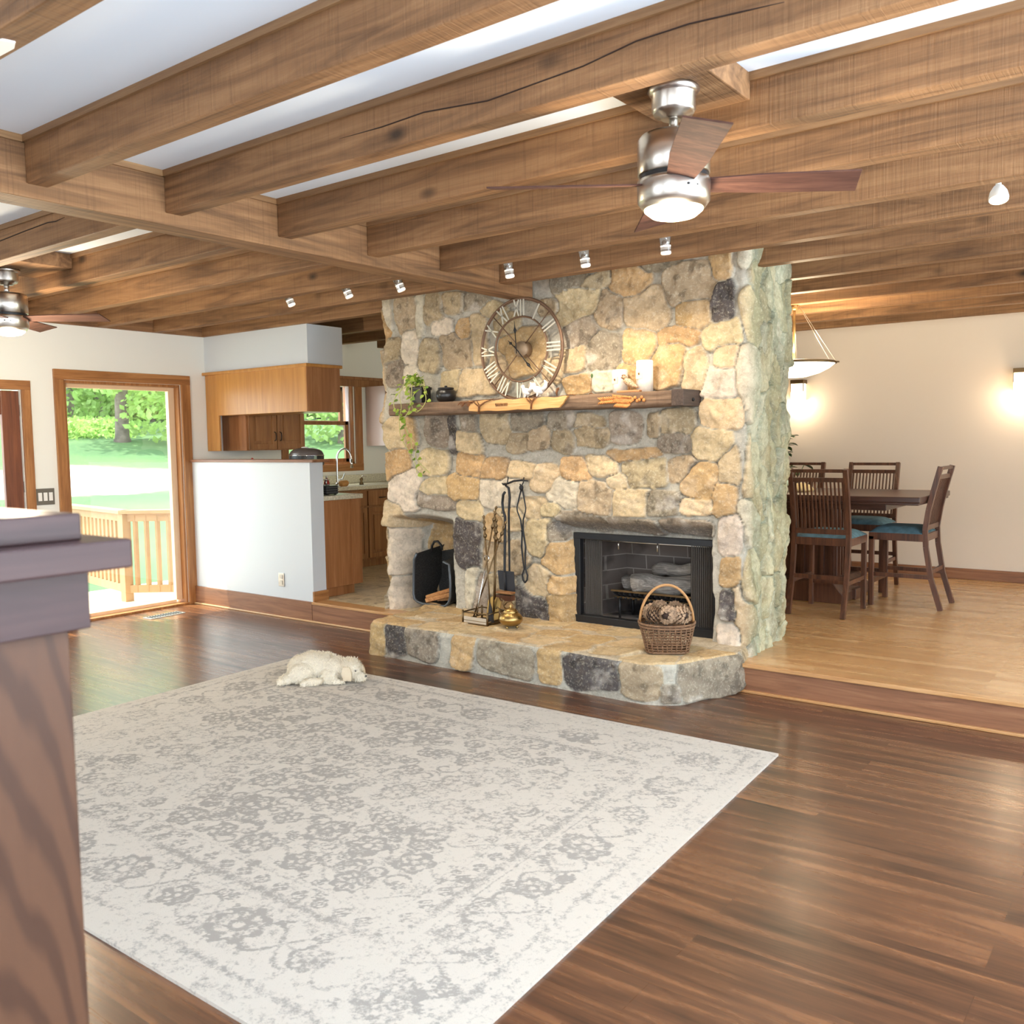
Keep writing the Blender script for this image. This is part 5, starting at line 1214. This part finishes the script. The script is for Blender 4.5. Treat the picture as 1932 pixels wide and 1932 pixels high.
fan((-6.33, 2.87, 2.316), math.radians(42), 'brushed metal ceiling fan with lit bowl, farther one at the left edge', -6.5, -5.98, 2.59, 3.14, 'wooden block between joists holding the farther ceiling fan at left', 'fanlight2')
def spot(x, y, z, dx, dy, label, grp):
    T = thing('spotlight', label, 'spotlight', (x, y, z), group=grp)
    d = Vector((dx, dy, -1)).normalized(); R = d.to_track_quat('-Z', 'Y').to_matrix()
    m = MB(); m.lathe([(.030, .045), (.028, .02), (.030, 0), (.024, -.006), (0, -.008)], (0, 0, 0), 24, M=R); obj('frosted_tip', m, M['frost'], T, local=True)
    m = MB(); m.lathe([(.031, .012), (.029, .04), (.033, .105), (.031, .105), (.027, .04), (.029, .012)], (0, 0, 0), 24, M=R); obj('glass_shade', m, M['clear'], T, local=True)
    m = MB(); m.lathe([(0, .045), (.017, .046), (.017, .105), (.012, .12), (0, .12)], (0, 0, 0), 20, M=R); obj('lamp_holder', m, M['chrome'], T, local=True)
    t_ = -d * .115; m = MB(); m.tube([t_, t_ + Vector((0, 0, .03)), (t_.x, t_.y, ZC - z - .012)], .006, 8); obj('stem', m, M['chrome'], T, local=True)
    m = MB(); m.lathe([(0, ZC - z - .016), (.03, ZC - z - .016), (.03, ZC - z - .001), (0, ZC - z - .001)], (t_.x, t_.y, 0), 20); obj('ceiling_plate', m, M['chrome'], T, local=True)
g1 = 'clear spotlights in front of the stone chimney'; g2 = 'clear spotlights in the left bay'
spot(-3.572, 4.74, 2.625, .12, .10, 'glass spotlight hanging above the wall clock, leftmost of three by the chimney', g1)
spot(-2.998, 4.74, 2.62, .08, .12, 'glass spotlight hanging in the middle of the three by the chimney', g1)
spot(-2.46, 4.74, 2.623, 0, .12, 'glass spotlight hanging rightmost of the three by the chimney', g1)
spot(-5.69, 4.72, 2.655, .30, .30, 'tilted glass spotlight in the left bay, leftmost of three', g2)
spot(-5.04, 4.72, 2.65, .30, .30, 'tilted glass spotlight in the left bay, middle of three', g2)
spot(-4.51, 4.72, 2.64, .30, .30, 'tilted glass spotlight in the left bay, rightmost, next to the girder', g2)
T = thing('spotlight', 'lit white bell spotlight at the right edge of the photo, pointing down left', 'spotlight', (-.765, 4.70, 2.63))
R = Vector((.10, -.35, -1)).to_track_quat('-Z', 'Y').to_matrix()
m = MB(); m.lathe([(.040, 0), (.042, .012), (.036, .04), (.022, .065), (.012, .075), (0, .076)], (0, 0, 0), 28, M=R); obj('bell_shade', m, M['white'], T, local=True)
m = MB(); m.lathe([(.038, .004), (.02, -.004), (0, -.006)], (0, 0, 0), 28, M=R); obj('lit_lens', m, M['fanlight'], T, local=True)
m = MB(); m.tube([R @ Vector((0, 0, .07)), R @ Vector((0, 0, .10)), (R @ Vector((0, 0, .10))) + Vector((0, .0, .10))], .012, 10); obj('stem', m, M['white'], T, local=True)

# ============================================================ WALL PLATES, VENT
T = thing('light_switch', 'grey three-gang light switch plate between the door and patio window casings', 'light switch', (-8.0, 3.852, 1.153))
m = MB(); m.box(.001, .008, -.080, .080, -.071, .071); obj('switch_plate', m, plain('pewter_plate', (122, 116, 106), .4, .6), T, local=True, bevel=.002)
for k in (-1, 0, 1): m = MB(); m.box(.008, .013, k * .046 - .016, k * .046 + .016, -.036, .036); obj('rocker', m, M['white'], T, local=True, bevel=.001)
T = thing('wall_outlet', 'metal power outlet plate low on the white kitchen half wall', 'outlet', (-6.655, 5.30, .345))
m = MB(); m.box(-.040, .040, -.008, -.001, -.062, .062); obj('outlet_plate', m, M['steel'], T, local=True, bevel=.002)
for z in (-.026, .026): m = MB(); m.box(-.017, .017, -.012, -.008, z - .018, z + .018); obj('receptacle', m, plain('almond_plastic', (214, 206, 190), .4), T, local=True, bevel=.001)
T = thing('floor_vent', 'silver pierced floor register by the patio window', 'floor vent', (-7.66, 4.73, 0), .06)
m = MB(); m.box(-.065, .065, -.185, .185, .0, .006); obj('vent_frame', m, plain('pewter_vent', (176, 176, 170), .35, .5), T, local=True, bevel=.002)
m = MB()
for i in range(12): m.tube([(.045 * math.cos(a), -.155 + i * .028 + .011 * math.sin(a), .0075) for a in np.linspace(0, 2 * PI, 13)[:-1]], .002, 5, closed=True)
obj('scroll_grille', m, M['iron'], T, local=True)

# ============================================================ KITCHEN
def panel_door(m, x, y0, y1, z0, z1, t_=.02):
    m.box(x, x + t_, y0, y0 + .055, z0, z1); m.box(x, x + t_, y1 - .055, y1, z0, z1); m.box(x, x + t_, y0 + .055, y1 - .055, z0, z0 + .055); m.box(x, x + t_, y0 + .055, y1 - .055, z1 - .055, z1)
    m.box(x, x + t_ * .4, y0 + .05, y1 - .05, z0 + .05, z1 - .05); m.box(x, x + t_ * .8, y0 + .085, y1 - .085, z0 + .085, z1 - .085)
def pull(m, x, y, z): m.tube([(x, y, z - .045), (x + .022, y, z - .035), (x + .026, y, z), (x + .022, y, z + .035), (x, y, z + .045)], .005, 8)
SF = MB(); SF.box(-8.0, -6.44, 5.50, 5.92, 2.30, 2.655); o = obj('soffit', SF, M['hwall']); tag(o, 'white boxed soffit above the wooden hood of the kitchen', 'soffit', kind='structure')
HD = thing('range_hood_cabinet', 'golden wooden hood cabinet hanging under the white soffit over the half wall', 'cabinet', (-7.0, 5.7, 1.87))
m = MB(); m.box(-7.79, -6.445, 5.478, 5.88, 1.87, 2.275); obj('cabinet_body', m, [M['cab']], HD, bevel=.002)
m = MB(); m.box(-6.447, -6.438, 5.482, 5.878, 1.872, 2.273); obj('side_panel', m, M['cabx'], HD)
m = MB(); m.box(-8.0, -6.42, 5.462, 5.90, 2.272, 2.302); obj('crown_board', m, M['cab'], HD, bevel=.006)
m = MB(); m.box(-7.992, -7.79, 5.496, 5.516, 1.52, 2.272); o = obj('filler_panel', m, M['cab'], bevel=.002); tag(o, 'narrow golden wooden end panel between the wall corner and the hood cabinet', 'panel')
WCb = thing('wall_cabinet', 'dim oak wall cabinet with two doors under the hood, left of the kitchen window', 'cabinet', (-7.84, 6.1, 1.52))
m = MB(); m.box(-7.995, -7.61, 5.68, 6.415, 1.52, 2.26); obj('cabinet_body', m, M['cabx'], WCb)
for y0, y1, s_ in ((5.70, 6.045, 1), (6.055, 6.41, 0)):
    m = MB(); panel_door(m, -7.61, y0, y1, 1.53, 2.25); dd = obj('cabinet_door', m, M['cabd'], WCb, bevel=.002)
    m = MB(); pull(m, -7.59, (y1 - .03) if s_ else (y0 + .03), 1.66); obj('door_pull', m, M['iron'], dd)
W2 = thing('wall_cabinet', 'pale glossy wall cabinet between the kitchen window and the stone chimney', 'cabinet', (-7.83, 8.0, 1.545))
m = MB(); m.box(-7.995, -7.67, 7.70, 8.4, 1.545, 2.25); obj('cabinet_body', m, plain('veneer_painted_glare', (214, 190, 178), .2), W2, bevel=.002)  # bright window glare painted over the wood colour
m = MB(); m.box(-7.672, -7.655, 7.705, 8.4, 1.545, 2.25); obj('cabinet_door', m, M['cabd'], W2)
VL = MB(); VL.box(-7.995, -7.975, 6.44, 8.4, 2.245, 2.33); VL.box(-7.995, -7.955, 6.44, 8.42, 2.325, 2.36)
o = obj('valance', VL, M['cabd'], bevel=.003); tag(o, 'brown wooden valance board above the kitchen window', 'valance')
# peninsula behind the half wall
PN = thing('base_cabinet', 'plain wooden peninsula cabinet end standing right behind the half wall', 'cabinet', (-7.0, 5.68, ZR))
m = MB(); m.box(-7.3, -6.255, 5.455, 5.92, ZR + .09, 1.065); m.box(-7.3, -6.30, 5.455, 5.86, ZR, ZR + .09); obj('cabinet_body', m, M['cabx'], PN, bevel=.002)
m = MB(); m.box(-6.256, -6.248, 5.80, 5.921, ZR + .09, 1.065); obj('end_stile', m, M['cabx'], PN, bevel=.001)
m = MB(); m.box(-7.99, -6.235, 5.452, 5.94, 1.066, 1.108); o = obj('worktop', m, M['counter'], bevel=.005); tag(o, 'speckled light worktop on the peninsula behind the half wall', 'worktop')
SC = thing('base_cabinet', 'dark brown sink base cabinets along the kitchen window wall', 'cabinet', (-7.7, 7.2, ZR))
m = MB(); m.box(-7.99, -7.42, 6.2, 9.0, ZR + .09, 1.065); m.box(-7.99, -7.50, 6.2, 9.0, ZR, ZR + .09); obj('cabinet_body', m, M['cabd'], SC)
for i in range(6):
    y0 = 6.25 + i * .44; m = MB(); panel_door(m, -7.42, y0, y0 + .42, ZR + .11, .86); dd = obj('cabinet_door', m, M['cabd'], SC, bevel=.002)
    m = MB(); pull(m, -7.40, y0 + (.38 if i % 2 == 0 else .04), .78); obj('door_pull', m, M['iron'], dd)
    m = MB(); m.box(-7.42, -7.40, y0, y0 + .42, .88, 1.05); dr = obj('drawer', m, M['cabd'], SC, bevel=.002)
    m = MB(); m.tube([(-7.40, y0 + .165, .965), (-7.375, y0 + .175, .965), (-7.372, y0 + .21, .965), (-7.375, y0 + .245, .965), (-7.40, y0 + .255, .965)], .005, 8); obj('drawer_pull', m, M['iron'], dr)
m = MB(); m.box(-7.99, -7.385, 6.18, 9.0, 1.066, 1.108); m.box(-7.99, -7.97, 6.18, 9.0, 1.108, 1.21); o = obj('worktop', m, M['counter'], bevel=.005); tag(o, 'speckled light worktop with the sink under the kitchen window', 'worktop')
FC = thing('faucet', 'tall curved chrome kitchen faucet under the window', 'faucet', (-7.60, 6.86, 1.108))
m = MB(); m.tube(smoothp([(0, 0, 0), (0, 0, .28), (.01, .01, .36), (.04, .03, .40), (.09, .05, .41), (.13, .07, .37), (.145, .08, .29)], 5), .011, 12); m.lathe([(0, 0), (.028, 0), (.026, .02), (.014, .04), (0, .04)], seg=20); obj('spout', m, M['chrome'], FC, local=True)
m = MB(); m.tube([(.145, .08, .30), (.148, .081, .20)], [.013, .016], 12); obj('spray_head', m, M['chrome'], FC, local=True)
m = MB(); m.tube([(0, .02, .06), (.01, .07, .08), (.01, .10, .14)], [.012, .008, .005], 10); obj('lever', m, M['chrome'], FC, local=True)
SD = thing('soap_dispenser', 'dark metal soap pump on the worktop right of the faucet', 'soap dispenser', (-7.60, 7.22, 1.108))
m = MB(); m.lathe([(0, 0), (.026, 0), (.022, .02), (.012, .04), (.02, .06), (.018, .075), (0, .08)], seg=20); obj('pump_body', m, M['bronze'], SD, local=True)
m = MB(); m.tube([(0, 0, .075), (.02, 0, .10), (.05, .03, .095)], [.008, .007, .004], 10); obj('pump_spout', m, M['chrome'], SD, local=True)
CKb = thing('sink_caddy', 'round tan wooden scrub block in front of the faucet', 'scrubber', (-7.42, 6.78, 1.108))
m = MB(); m.tube([(0, -.045, .032), (0, -.035, .036), (0, .045, .036), (0, .055, .032)], [.024, .034, .034, .028], 18); obj('scrubber_body', m, plain('tan_wood_block', (196, 142, 78), .6, var=.15), CKb, local=True)
# appliance: black and chrome pod coffee maker seen over the half wall
CM = thing('coffee_maker', 'black and silver coffee maker with a domed lid standing behind the half wall end', 'coffee maker', (-6.77, 5.73, 1.108))
m = MB()
def ellpoly(a, b, cx=0, cy=0, n=36): return [(cx + a * math.cos(2 * PI * i / n), cy + b * math.sin(2 * PI * i / n)) for i in range(n)]
m.prism(ellpoly(.20, .13), .27, .36); obj('head', m, M['black'], CM, local=True, bevel=.006)
m = MB(); vs = []
m.lathe([(1.0, 0), (.98, .25), (.9, .55), (.7, .82), (.4, .97), (0, 1.0)], (0, 0, .36), 36, M=Matrix.Diagonal((.198, .13, .075)).to_4x4().to_3x3()); obj('domed_lid', m, plain('smoky_lid', (112, 106, 104), .25, .4), CM, local=True)
m = MB(); m.tube([(.200 * math.cos(a), .131 * math.sin(a), .361) for a in np.linspace(0, 2 * PI, 40)[:-1]], .005, 6, closed=True); obj('chrome_band', m, M['chrome'], CM, local=True)
m = MB(); m.ell((-.02, 0, .436), (.04, .03, .008), seg=14, rings=6); obj('lid_handle', m, M['white'], CM, local=True)
m = MB(); m.prism(ellpoly(.10, .11, -.08), .03, .28); obj('column', m, M['black'], CM, local=True, bevel=.004)
m = MB(); m.prism(ellpoly(.20, .13), 0, .035); obj('base', m, M['black'], CM, local=True, bevel=.006)
m = MB(); m.tube([(.165, -.04, .035), (.17, -.04, .36)], .022, 12); obj('water_tube', m, plain('green_tint_glass', (150, 176, 156), .1, spec=.8), CM, local=True)
TB = thing('drip_tray', 'black slotted drip tray appliance on the worktop beside the half wall end', 'appliance', (-6.42, 5.64, 1.108))
m = MB(); m.box(-.13, .10, -.07, .07, .008, .085); obj('tray_body', m, M['black'], TB, local=True, bevel=.006)
m = MB()
for i in range(3): m.box(-.125, .103, -.073, .073, .022 + i * .022, .028 + i * .022)
obj('tray_slots', m, M['grey'], TB, local=True)
m = MB(); m.tube([(.02, 0, .085), (.02, 0, .135)], .007, 8); m.lathe([(0, .135), (.034, .134), (.034, .142), (0, .144)], (.02, 0, 0), 20); m.tube([(-.03, 0, .085), (.06, 0, .092)], .006, 6); obj('press_knob', m, M['chrome'], TB, local=True)
for x, y in ((-.1, -.05), (.08, -.05), (-.1, .05), (.08, .05)): m = MB(); m.tube([(x, y, 0), (x, y, .012)], .012, 10); obj('foot', m, M['black'], TB, local=True)
RB = thing('bottle', 'red bottle with a white cap on the worktop behind the black tray', 'bottle', (-6.62, 5.84, 1.108))
m = MB(); m.lathe([(0, 0), (.026, 0), (.027, .10), (.018, .125), (.011, .14), (0, .14)], seg=20); obj('bottle_body', m, M['red'], RB, local=True)
m = MB(); m.lathe([(0, .14), (.012, .14), (.010, .165), (0, .165)], seg=16); obj('cap', m, M['white'], RB, local=True)
RL = MB(); RL.ell((-7.62, 5.75, 1.437), (.014, .01, .010), seg=10, rings=8); RL.tube([(-7.62, 5.75, 1.108), (-7.62, 5.75, 1.435)], .006, 8); o = obj('red_knob_rod', RL, M['red']); tag(o, 'small red tip peeking over the half wall cap under the cabinet', 'utensil')

# ============================================================ DINING ROOM
def chair(name, label, loc, rz):
    C_ = thing(name, label, 'chair', loc, rz, 'counter height dining chairs'); w_ = .46; d_ = .43
    def yb(z): return float(np.interp(z, [0, .25, .5, .64, .85, 1.145], [-.125, -.05, -.008, 0, -.03, -.105]))
    for s_ in (-1, 1):
        m = MB(); pts = [0, .12, .25, .38, .5, .64, .8, .95, 1.145]; x = s_ * (w_ / 2 - .018)
        for a, b in zip(pts[:-1], pts[1:]): m.bar((x, yb(a), a), (x, yb(b), b + .0), .034, .038, up=(0, 1, 0))
        obj('rear_leg', m, M['dark'], C_, local=True)
    for s_ in (-1, 1):
        m = MB(); x = s_ * (w_ / 2 - .018); m.bar((x, d_ - .02, 0), (x, d_ - .02, .575), .036, .040, up=(0, 1, 0)); obj('front_leg', m, M['dark'], C_, local=True, bevel=.002)
    m = MB(); m.box(-w_ / 2, w_ / 2, -.012, d_, .545, .605); obj('seat_frame', m, M['dark'], C_, local=True, bevel=.003)
    m = MB(); n = 12; vs = []
    for j in range(n + 1):
        for i in range(n + 1):
            u, v = i / n * 2 - 1, j / n * 2 - 1; z = .605 + .05 * (1 - u ** 6) * (1 - v ** 6) + .004
            vs.append((u * (w_ / 2 - .004), .22 + v * (d_ / 2 - .005), z))
    m.add(vs, [(j * (n + 1) + i, j * (n + 1) + i + 1, (j + 1) * (n + 1) + i + 1, (j + 1) * (n + 1) + i) for j in range(n) for i in range(n)], True)
    m.prism([(-w_ / 2 + .004, .008), (w_ / 2 - .004, .008), (w_ / 2 - .004, d_ - .001), (-w_ / 2 + .004, d_ - .001)], .600, .609); obj('cushion', m, M['teal'], C_, local=True)
    BR = MB(); BR.bar((-w_ / 2 + .03, yb(1.13), 1.132), (w_ / 2 - .03, yb(1.13), 1.132), .026, .026); obj('top_rail', BR, M['dark'], C_, local=True)
    m = MB(); m.bar((-w_ / 2 + .03, yb(1.06), 1.062), (w_ / 2 - .03, yb(1.06), 1.062), .022, .034); obj('upper_rail', m, M['dark'], C_, local=True)
    m = MB(); m.bar((-w_ / 2 + .03, yb(.66), .655), (w_ / 2 - .03, yb(.66), .655), .022, .040); obj('lower_rail', m, M['dark'], C_, local=True)
    for i in range(13):
        x = -w_ / 2 + .048 + (w_ - .096) * i / 12; m = MB(); z_ = [.672, .80, .92, 1.048]
        for a, b in zip(z_[:-1], z_[1:]): m.bar((x, yb(a) + .004, a), (x, yb(b) + .004, b), .012, .010, up=(0, 1, 0))
        obj('slat', m, M['dark'], C_, local=True)
    for s_ in (-1, 1): m = MB(); x = s_ * (w_ / 2 - .018); m.bar((x, yb(.26), .26), (x, d_ - .02, .26), .02, .032); obj('side_stretcher', m, M['dark'], C_, local=True)
    m = MB(); m.bar((-w_ / 2 + .03, yb(.30), .30), (w_ / 2 - .03, yb(.30), .30), .02, .034); obj('rear_stretcher', m, M['dark'], C_, local=True)
    m = MB(); m.bar((-w_ / 2 + .03, d_ - .02, .20), (w_ / 2 - .03, d_ - .02, .20), .03, .034); obj('foot_rail', m, M['dark'], C_, local=True)
    return C_
chair0 = chair('dining_chair', 'dark slatted dining chair with its back to the camera, nearest beside the chimney', (-2.345, 7.115, ZR), 0)
dup(chair0, (-1.725, 7.955, ZR), PI / 2, 'dark slatted dining chair at the right end of the table, seen from the side')
dup(chair0, (-2.44, 8.80, ZR), PI, 'dark slatted dining chair on the far side of the table, back fully visible')
dup(chair0, (-3.13, 8.80, ZR), PI, 'dark slatted dining chair on the far side, mostly hidden behind the chimney edge')
DT = thing('dining_table', 'dark wooden counter height dining table on a slatted pedestal', 'table', (-2.75, 8.02, ZR))
m = MB(); m.box(-3.80, -1.71, 7.48, 8.55, 1.05, 1.095); m.box(-3.79, -1.72, 7.49, 8.54, 1.03, 1.052); obj('tabletop', m, M['darkt'], DT, bevel=.006)
m = MB(); m.box(-3.45, -2.02, 7.72, 8.35, .965, 1.032); obj('apron', m, M['darkt'], DT, bevel=.004)
m = MB(); m.box(-2.95, -2.45, 7.86, 8.2, .36, .97); obj('pedestal', m, M['dark'], DT, bevel=.006)
m = MB()
for i in range(5): m.box(-2.46, -2.43, 7.87 + i * .068, 7.90 + i * .068, .38, .96)
for i in range(6): m.box(-2.93 + i * .085, -2.90 + i * .085, 7.835, 7.862, .38, .96)
obj('pedestal_slats', m, M['dark'], DT)
m = MB(); m.prism([(-3.10, ZR), (-2.33, ZR), (-2.33, .26), (-2.42, .36), (-3.0, .36), (-3.10, .26)], 7.62, 8.10 + .3, Matrix(((1, 0, 0, 0), (0, 0, 1, 0), (0, 1, 0, 0), (0, 0, 0, 1)))); obj('pedestal_base', m, M['dark'], DT, bevel=.006)
m = MB(); m.box(-2.36, -2.30, 7.9, 8.2, ZR, .27); obj('base_foot', m, M['dark'], DT, bevel=.006)
BW = thing('table_bowl', 'small cream domed dish on the dining table beside the chimney edge', 'dish', (-2.80, 7.95, 1.095))
m = MB(); m.lathe([(0, .0), (.10, 0), (.11, .02), (.085, .05), (.05, .07), (0, .078)], seg=28); obj('dome', m, plain('cream_dish', (236, 208, 150), .4), BW, local=True)
BW = thing('serving_bowl', 'pale green glass bowl on the dining table, half hidden by the chimney', 'bowl', (-3.02, 7.95, 1.095))
m = MB(); m.lathe([(0, 0), (.05, .002), (.10, .05), (.12, .10), (.112, .10), (.09, .05), (0, .02)], seg=28); obj('bowl_body', m, plain('green_glass', (196, 216, 196), .15), BW, local=True)
# plant behind the chimney
FP2 = thing('floor_plant', 'leafy dark green plant showing past the chimney edge by the far wall', 'plant', (-3.50, 9.15, ZR))
m = MB(); m.lathe([(0, 0), (.12, 0), (.16, .30), (.15, .32), (.13, .30), (0, .28)], seg=24); obj('pot', m, M['pot'], FP2, local=True)
rr = random.Random(8); m = MB(); lm_ = MB()
for i in range(16):
    a = rr.uniform(0, 2 * PI); r = rr.uniform(.1, .30); h_ = rr.uniform(1.1, 1.62)
    sp = smoothp([(0, 0, .28), (r * .3 * math.cos(a), r * .3 * math.sin(a), h_ * .6), (r * math.cos(a), r * math.sin(a), h_ * .97)], 5); m.tube(sp, .004, 5)
    for k in range(4, 11):
        for q in range(3):
            b = rr.uniform(0, 2 * PI); leaf(lm_, sp[min(k, len(sp) - 1)], (math.cos(b), math.sin(b), rr.uniform(-.4, .5)), (0, 0, 1), rr.uniform(.07, .12))
obj('stems', m, M['leafd'], FP2, local=True); obj('leaves', lm_, M['leafd'], FP2, local=True)
# pendant
PD = thing('pendant_lamp', 'lit alabaster bowl pendant on a brass rod and wires over the dining table', 'pendant lamp', (-2.70, 7.46, 2.06))
m = MB(); m.lathe([(0, 0), (.10, .008), (.20, .035), (.28, .075), (.325, .112), (.325, .122), (.27, .085), (0, .03)], seg=56); obj('glass_bowl', m, M['bowl'], PD, local=True)
m = MB(); m.tube([(.33 * math.cos(a), .33 * math.sin(a), .118) for a in np.linspace(0, 2 * PI, 57)[:-1]], .010, 8, closed=True); obj('bowl_rim', m, M['bronze'], PD, local=True)
for a in (0, 2.09, 4.19):
    m = MB(); m.tube([(.32 * math.cos(a), .32 * math.sin(a), .118), (.37 * math.cos(a), .37 * math.sin(a), .112)], .006, 6); obj('rim_finial', m, M['bronze'], PD, local=True)
    for da in (-.25, .25): m = MB(); m.tube([(.33 * math.cos(a + da), .33 * math.sin(a + da), .12), (.02 * math.cos(a), .02 * math.sin(a), .62)], .002, 5); obj('hanging_wire', m, M['steel'], PD, local=True)
m = MB(); m.tube([(0, 0, .03), (0, 0, .785)], .011, 10); m.lathe([(0, .55), (.03, .56), (.03, .62), (0, .64)], seg=20); obj('rod', m, plain('antique_brass_rod', (150, 116, 72), .35, .7), PD, local=True)
def sconce(x, label):
    C_ = thing('wall_sconce', label, 'wall lamp', (x, YB - .06, 1.96), group='lit sconces on the far dining wall')
    m = MB(); m.box(-.07, .07, -.055, .059, .175, .215); obj('metal_cap', m, M['bronze'], C_, local=True, bevel=.002)
    m = MB(); m.box(-.066, .066, -.05, .045, .0, .176); obj('glass_shade', m, M['shade'], C_, local=True, bevel=.004)
    m = MB(); m.box(.064, .070, -.052, -.045, .09, .18); m.box(-.070, -.064, -.052, -.045, .09, .18); m.box(-.04, .04, .045, .059, .04, .18); obj('bracket', m, M['bronze'], C_, local=True)
sconce(-3.40, 'lit square glass sconce low behind the pendant bowl, next to the chimney edge'); sconce(-1.32, 'lit square glass sconce cut by the right edge of the photo')
for x in (-3.40, -1.32): point('sconce_bulb', (x, YB - .16, 1.93), 7, (1, .80, .56), .05)
point('pendant_bulb', (-2.70, 7.46, 2.26), 60, (1, .82, .55), .12)
for x, e in ((-1.46, 34), (-6.33, 62)): point('fan_bulb', (x, 2.87, 2.04), e, (1, .84, .60), .09)
for x, y, dx, dy, e in ((-3.56, 4.78, .1, .6, 42), (-2.99, 4.78, .05, .6, 33), (-2.46, 4.78, -.05, .6, 28), (-5.66, 4.76, .25, .35, 16), (-5.01, 4.76, .25, .4, 16), (-4.48, 4.76, .2, .45, 24)):
    l = bpy.data.lights.new('spot_bulb', 'SPOT'); l.energy = e; l.color = (1, .87, .68); l.spot_size = math.radians(88); l.spot_blend = .8; l.shadow_soft_size = .03
    o = bpy.data.objects.new('spot_bulb', l); COL.objects.link(o); o.location = (x, y - .1, 2.585); o.rotation_euler = Vector((dx, dy, -.78)).to_track_quat('-Z', 'Y').to_euler()
# ---- daylight, plus added ceiling uplights
DAY = (.73, .87, 1.)
area('rear_window_daylight', (-4.4, YR - .1, 1.4), (PI / 2, 0, PI), 3.5, 1.95, 350, DAY)
area('rear_window_daylight', (.7, YR - .1, 1.4), (PI / 2, 0, PI), 4.1, 1.95, 260, DAY)
area('added_ceiling_uplight', (XR + .3, -1.1, .9), (PI / 2 + .85, 0, PI / 2), 4.1, 1.5, 520, DAY, 1.5)  # added uplights, tilted to brighten the ceiling and miss the post
area('added_ceiling_uplight', (XR + .3, 3.2, .9), (PI / 2 + .85, 0, PI / 2), 3.5, 1.5, 420, DAY, 1.5)
area('dining_window_daylight', (XR + .1, 7.9, 1.4), (PI / 2, 0, PI / 2), 2.5, 1.75, 62, (.80, 1., .74))
sun = bpy.data.lights.new('sun', 'SUN'); sun.energy = 10; sun.angle = math.radians(.6); sun.color = (1, .95, .86)
so = bpy.data.objects.new('sun', sun); COL.objects.link(so)
so.rotation_euler = Vector((-.34, -.22, 1)).to_track_quat('Z', 'Y').to_euler()
# camera
cam = bpy.data.cameras.new('camera'); co = bpy.data.objects.new('camera', cam); COL.objects.link(co)
cam.sensor_fit = 'HORIZONTAL'; cam.sensor_width = 36; cam.lens = 36 * 1715.37 / 1932; cam.clip_start = .05; cam.clip_end = 400
ya, pi_, ro = math.radians(-37.0914), math.radians(-4.41735), math.radians(-.835575)
fw = Vector((math.sin(ya) * math.cos(pi_), math.cos(ya) * math.cos(pi_), math.sin(pi_)))
rt = Vector((math.cos(ya), -math.sin(ya), 0)); up = rt.cross(fw)
r0 = rt * math.cos(ro) + up * math.sin(ro); u0 = -rt * math.sin(ro) + up * math.cos(ro)
co.matrix_world = Matrix(((r0.x, u0.x, -fw.x, 0), (r0.y, u0.y, -fw.y, 0), (r0.z, u0.z, -fw.z, 1.57), (0, 0, 0, 1)))
cam.dof.use_dof = True; cam.dof.focus_distance = 6.0; cam.dof.aperture_fstop = 6.3
S.camera = co
S.view_settings.view_transform = 'Standard'; S.view_settings.look = 'None'; S.view_settings.gamma = 1; S.view_settings.exposure = 0.18
S.cycles.use_denoising = True; S.cycles.use_adaptive_sampling = True; S.cycles.adaptive_threshold = .03; S.cycles.max_bounces = 6; S.cycles.diffuse_bounces = 4; S.cycles.glossy_bounces = 3; S.cycles.transparent_max_bounces = 10
S.cycles.sample_clamp_indirect = 6; S.cycles.caustics_reflective = False; S.cycles.caustics_refractive = False
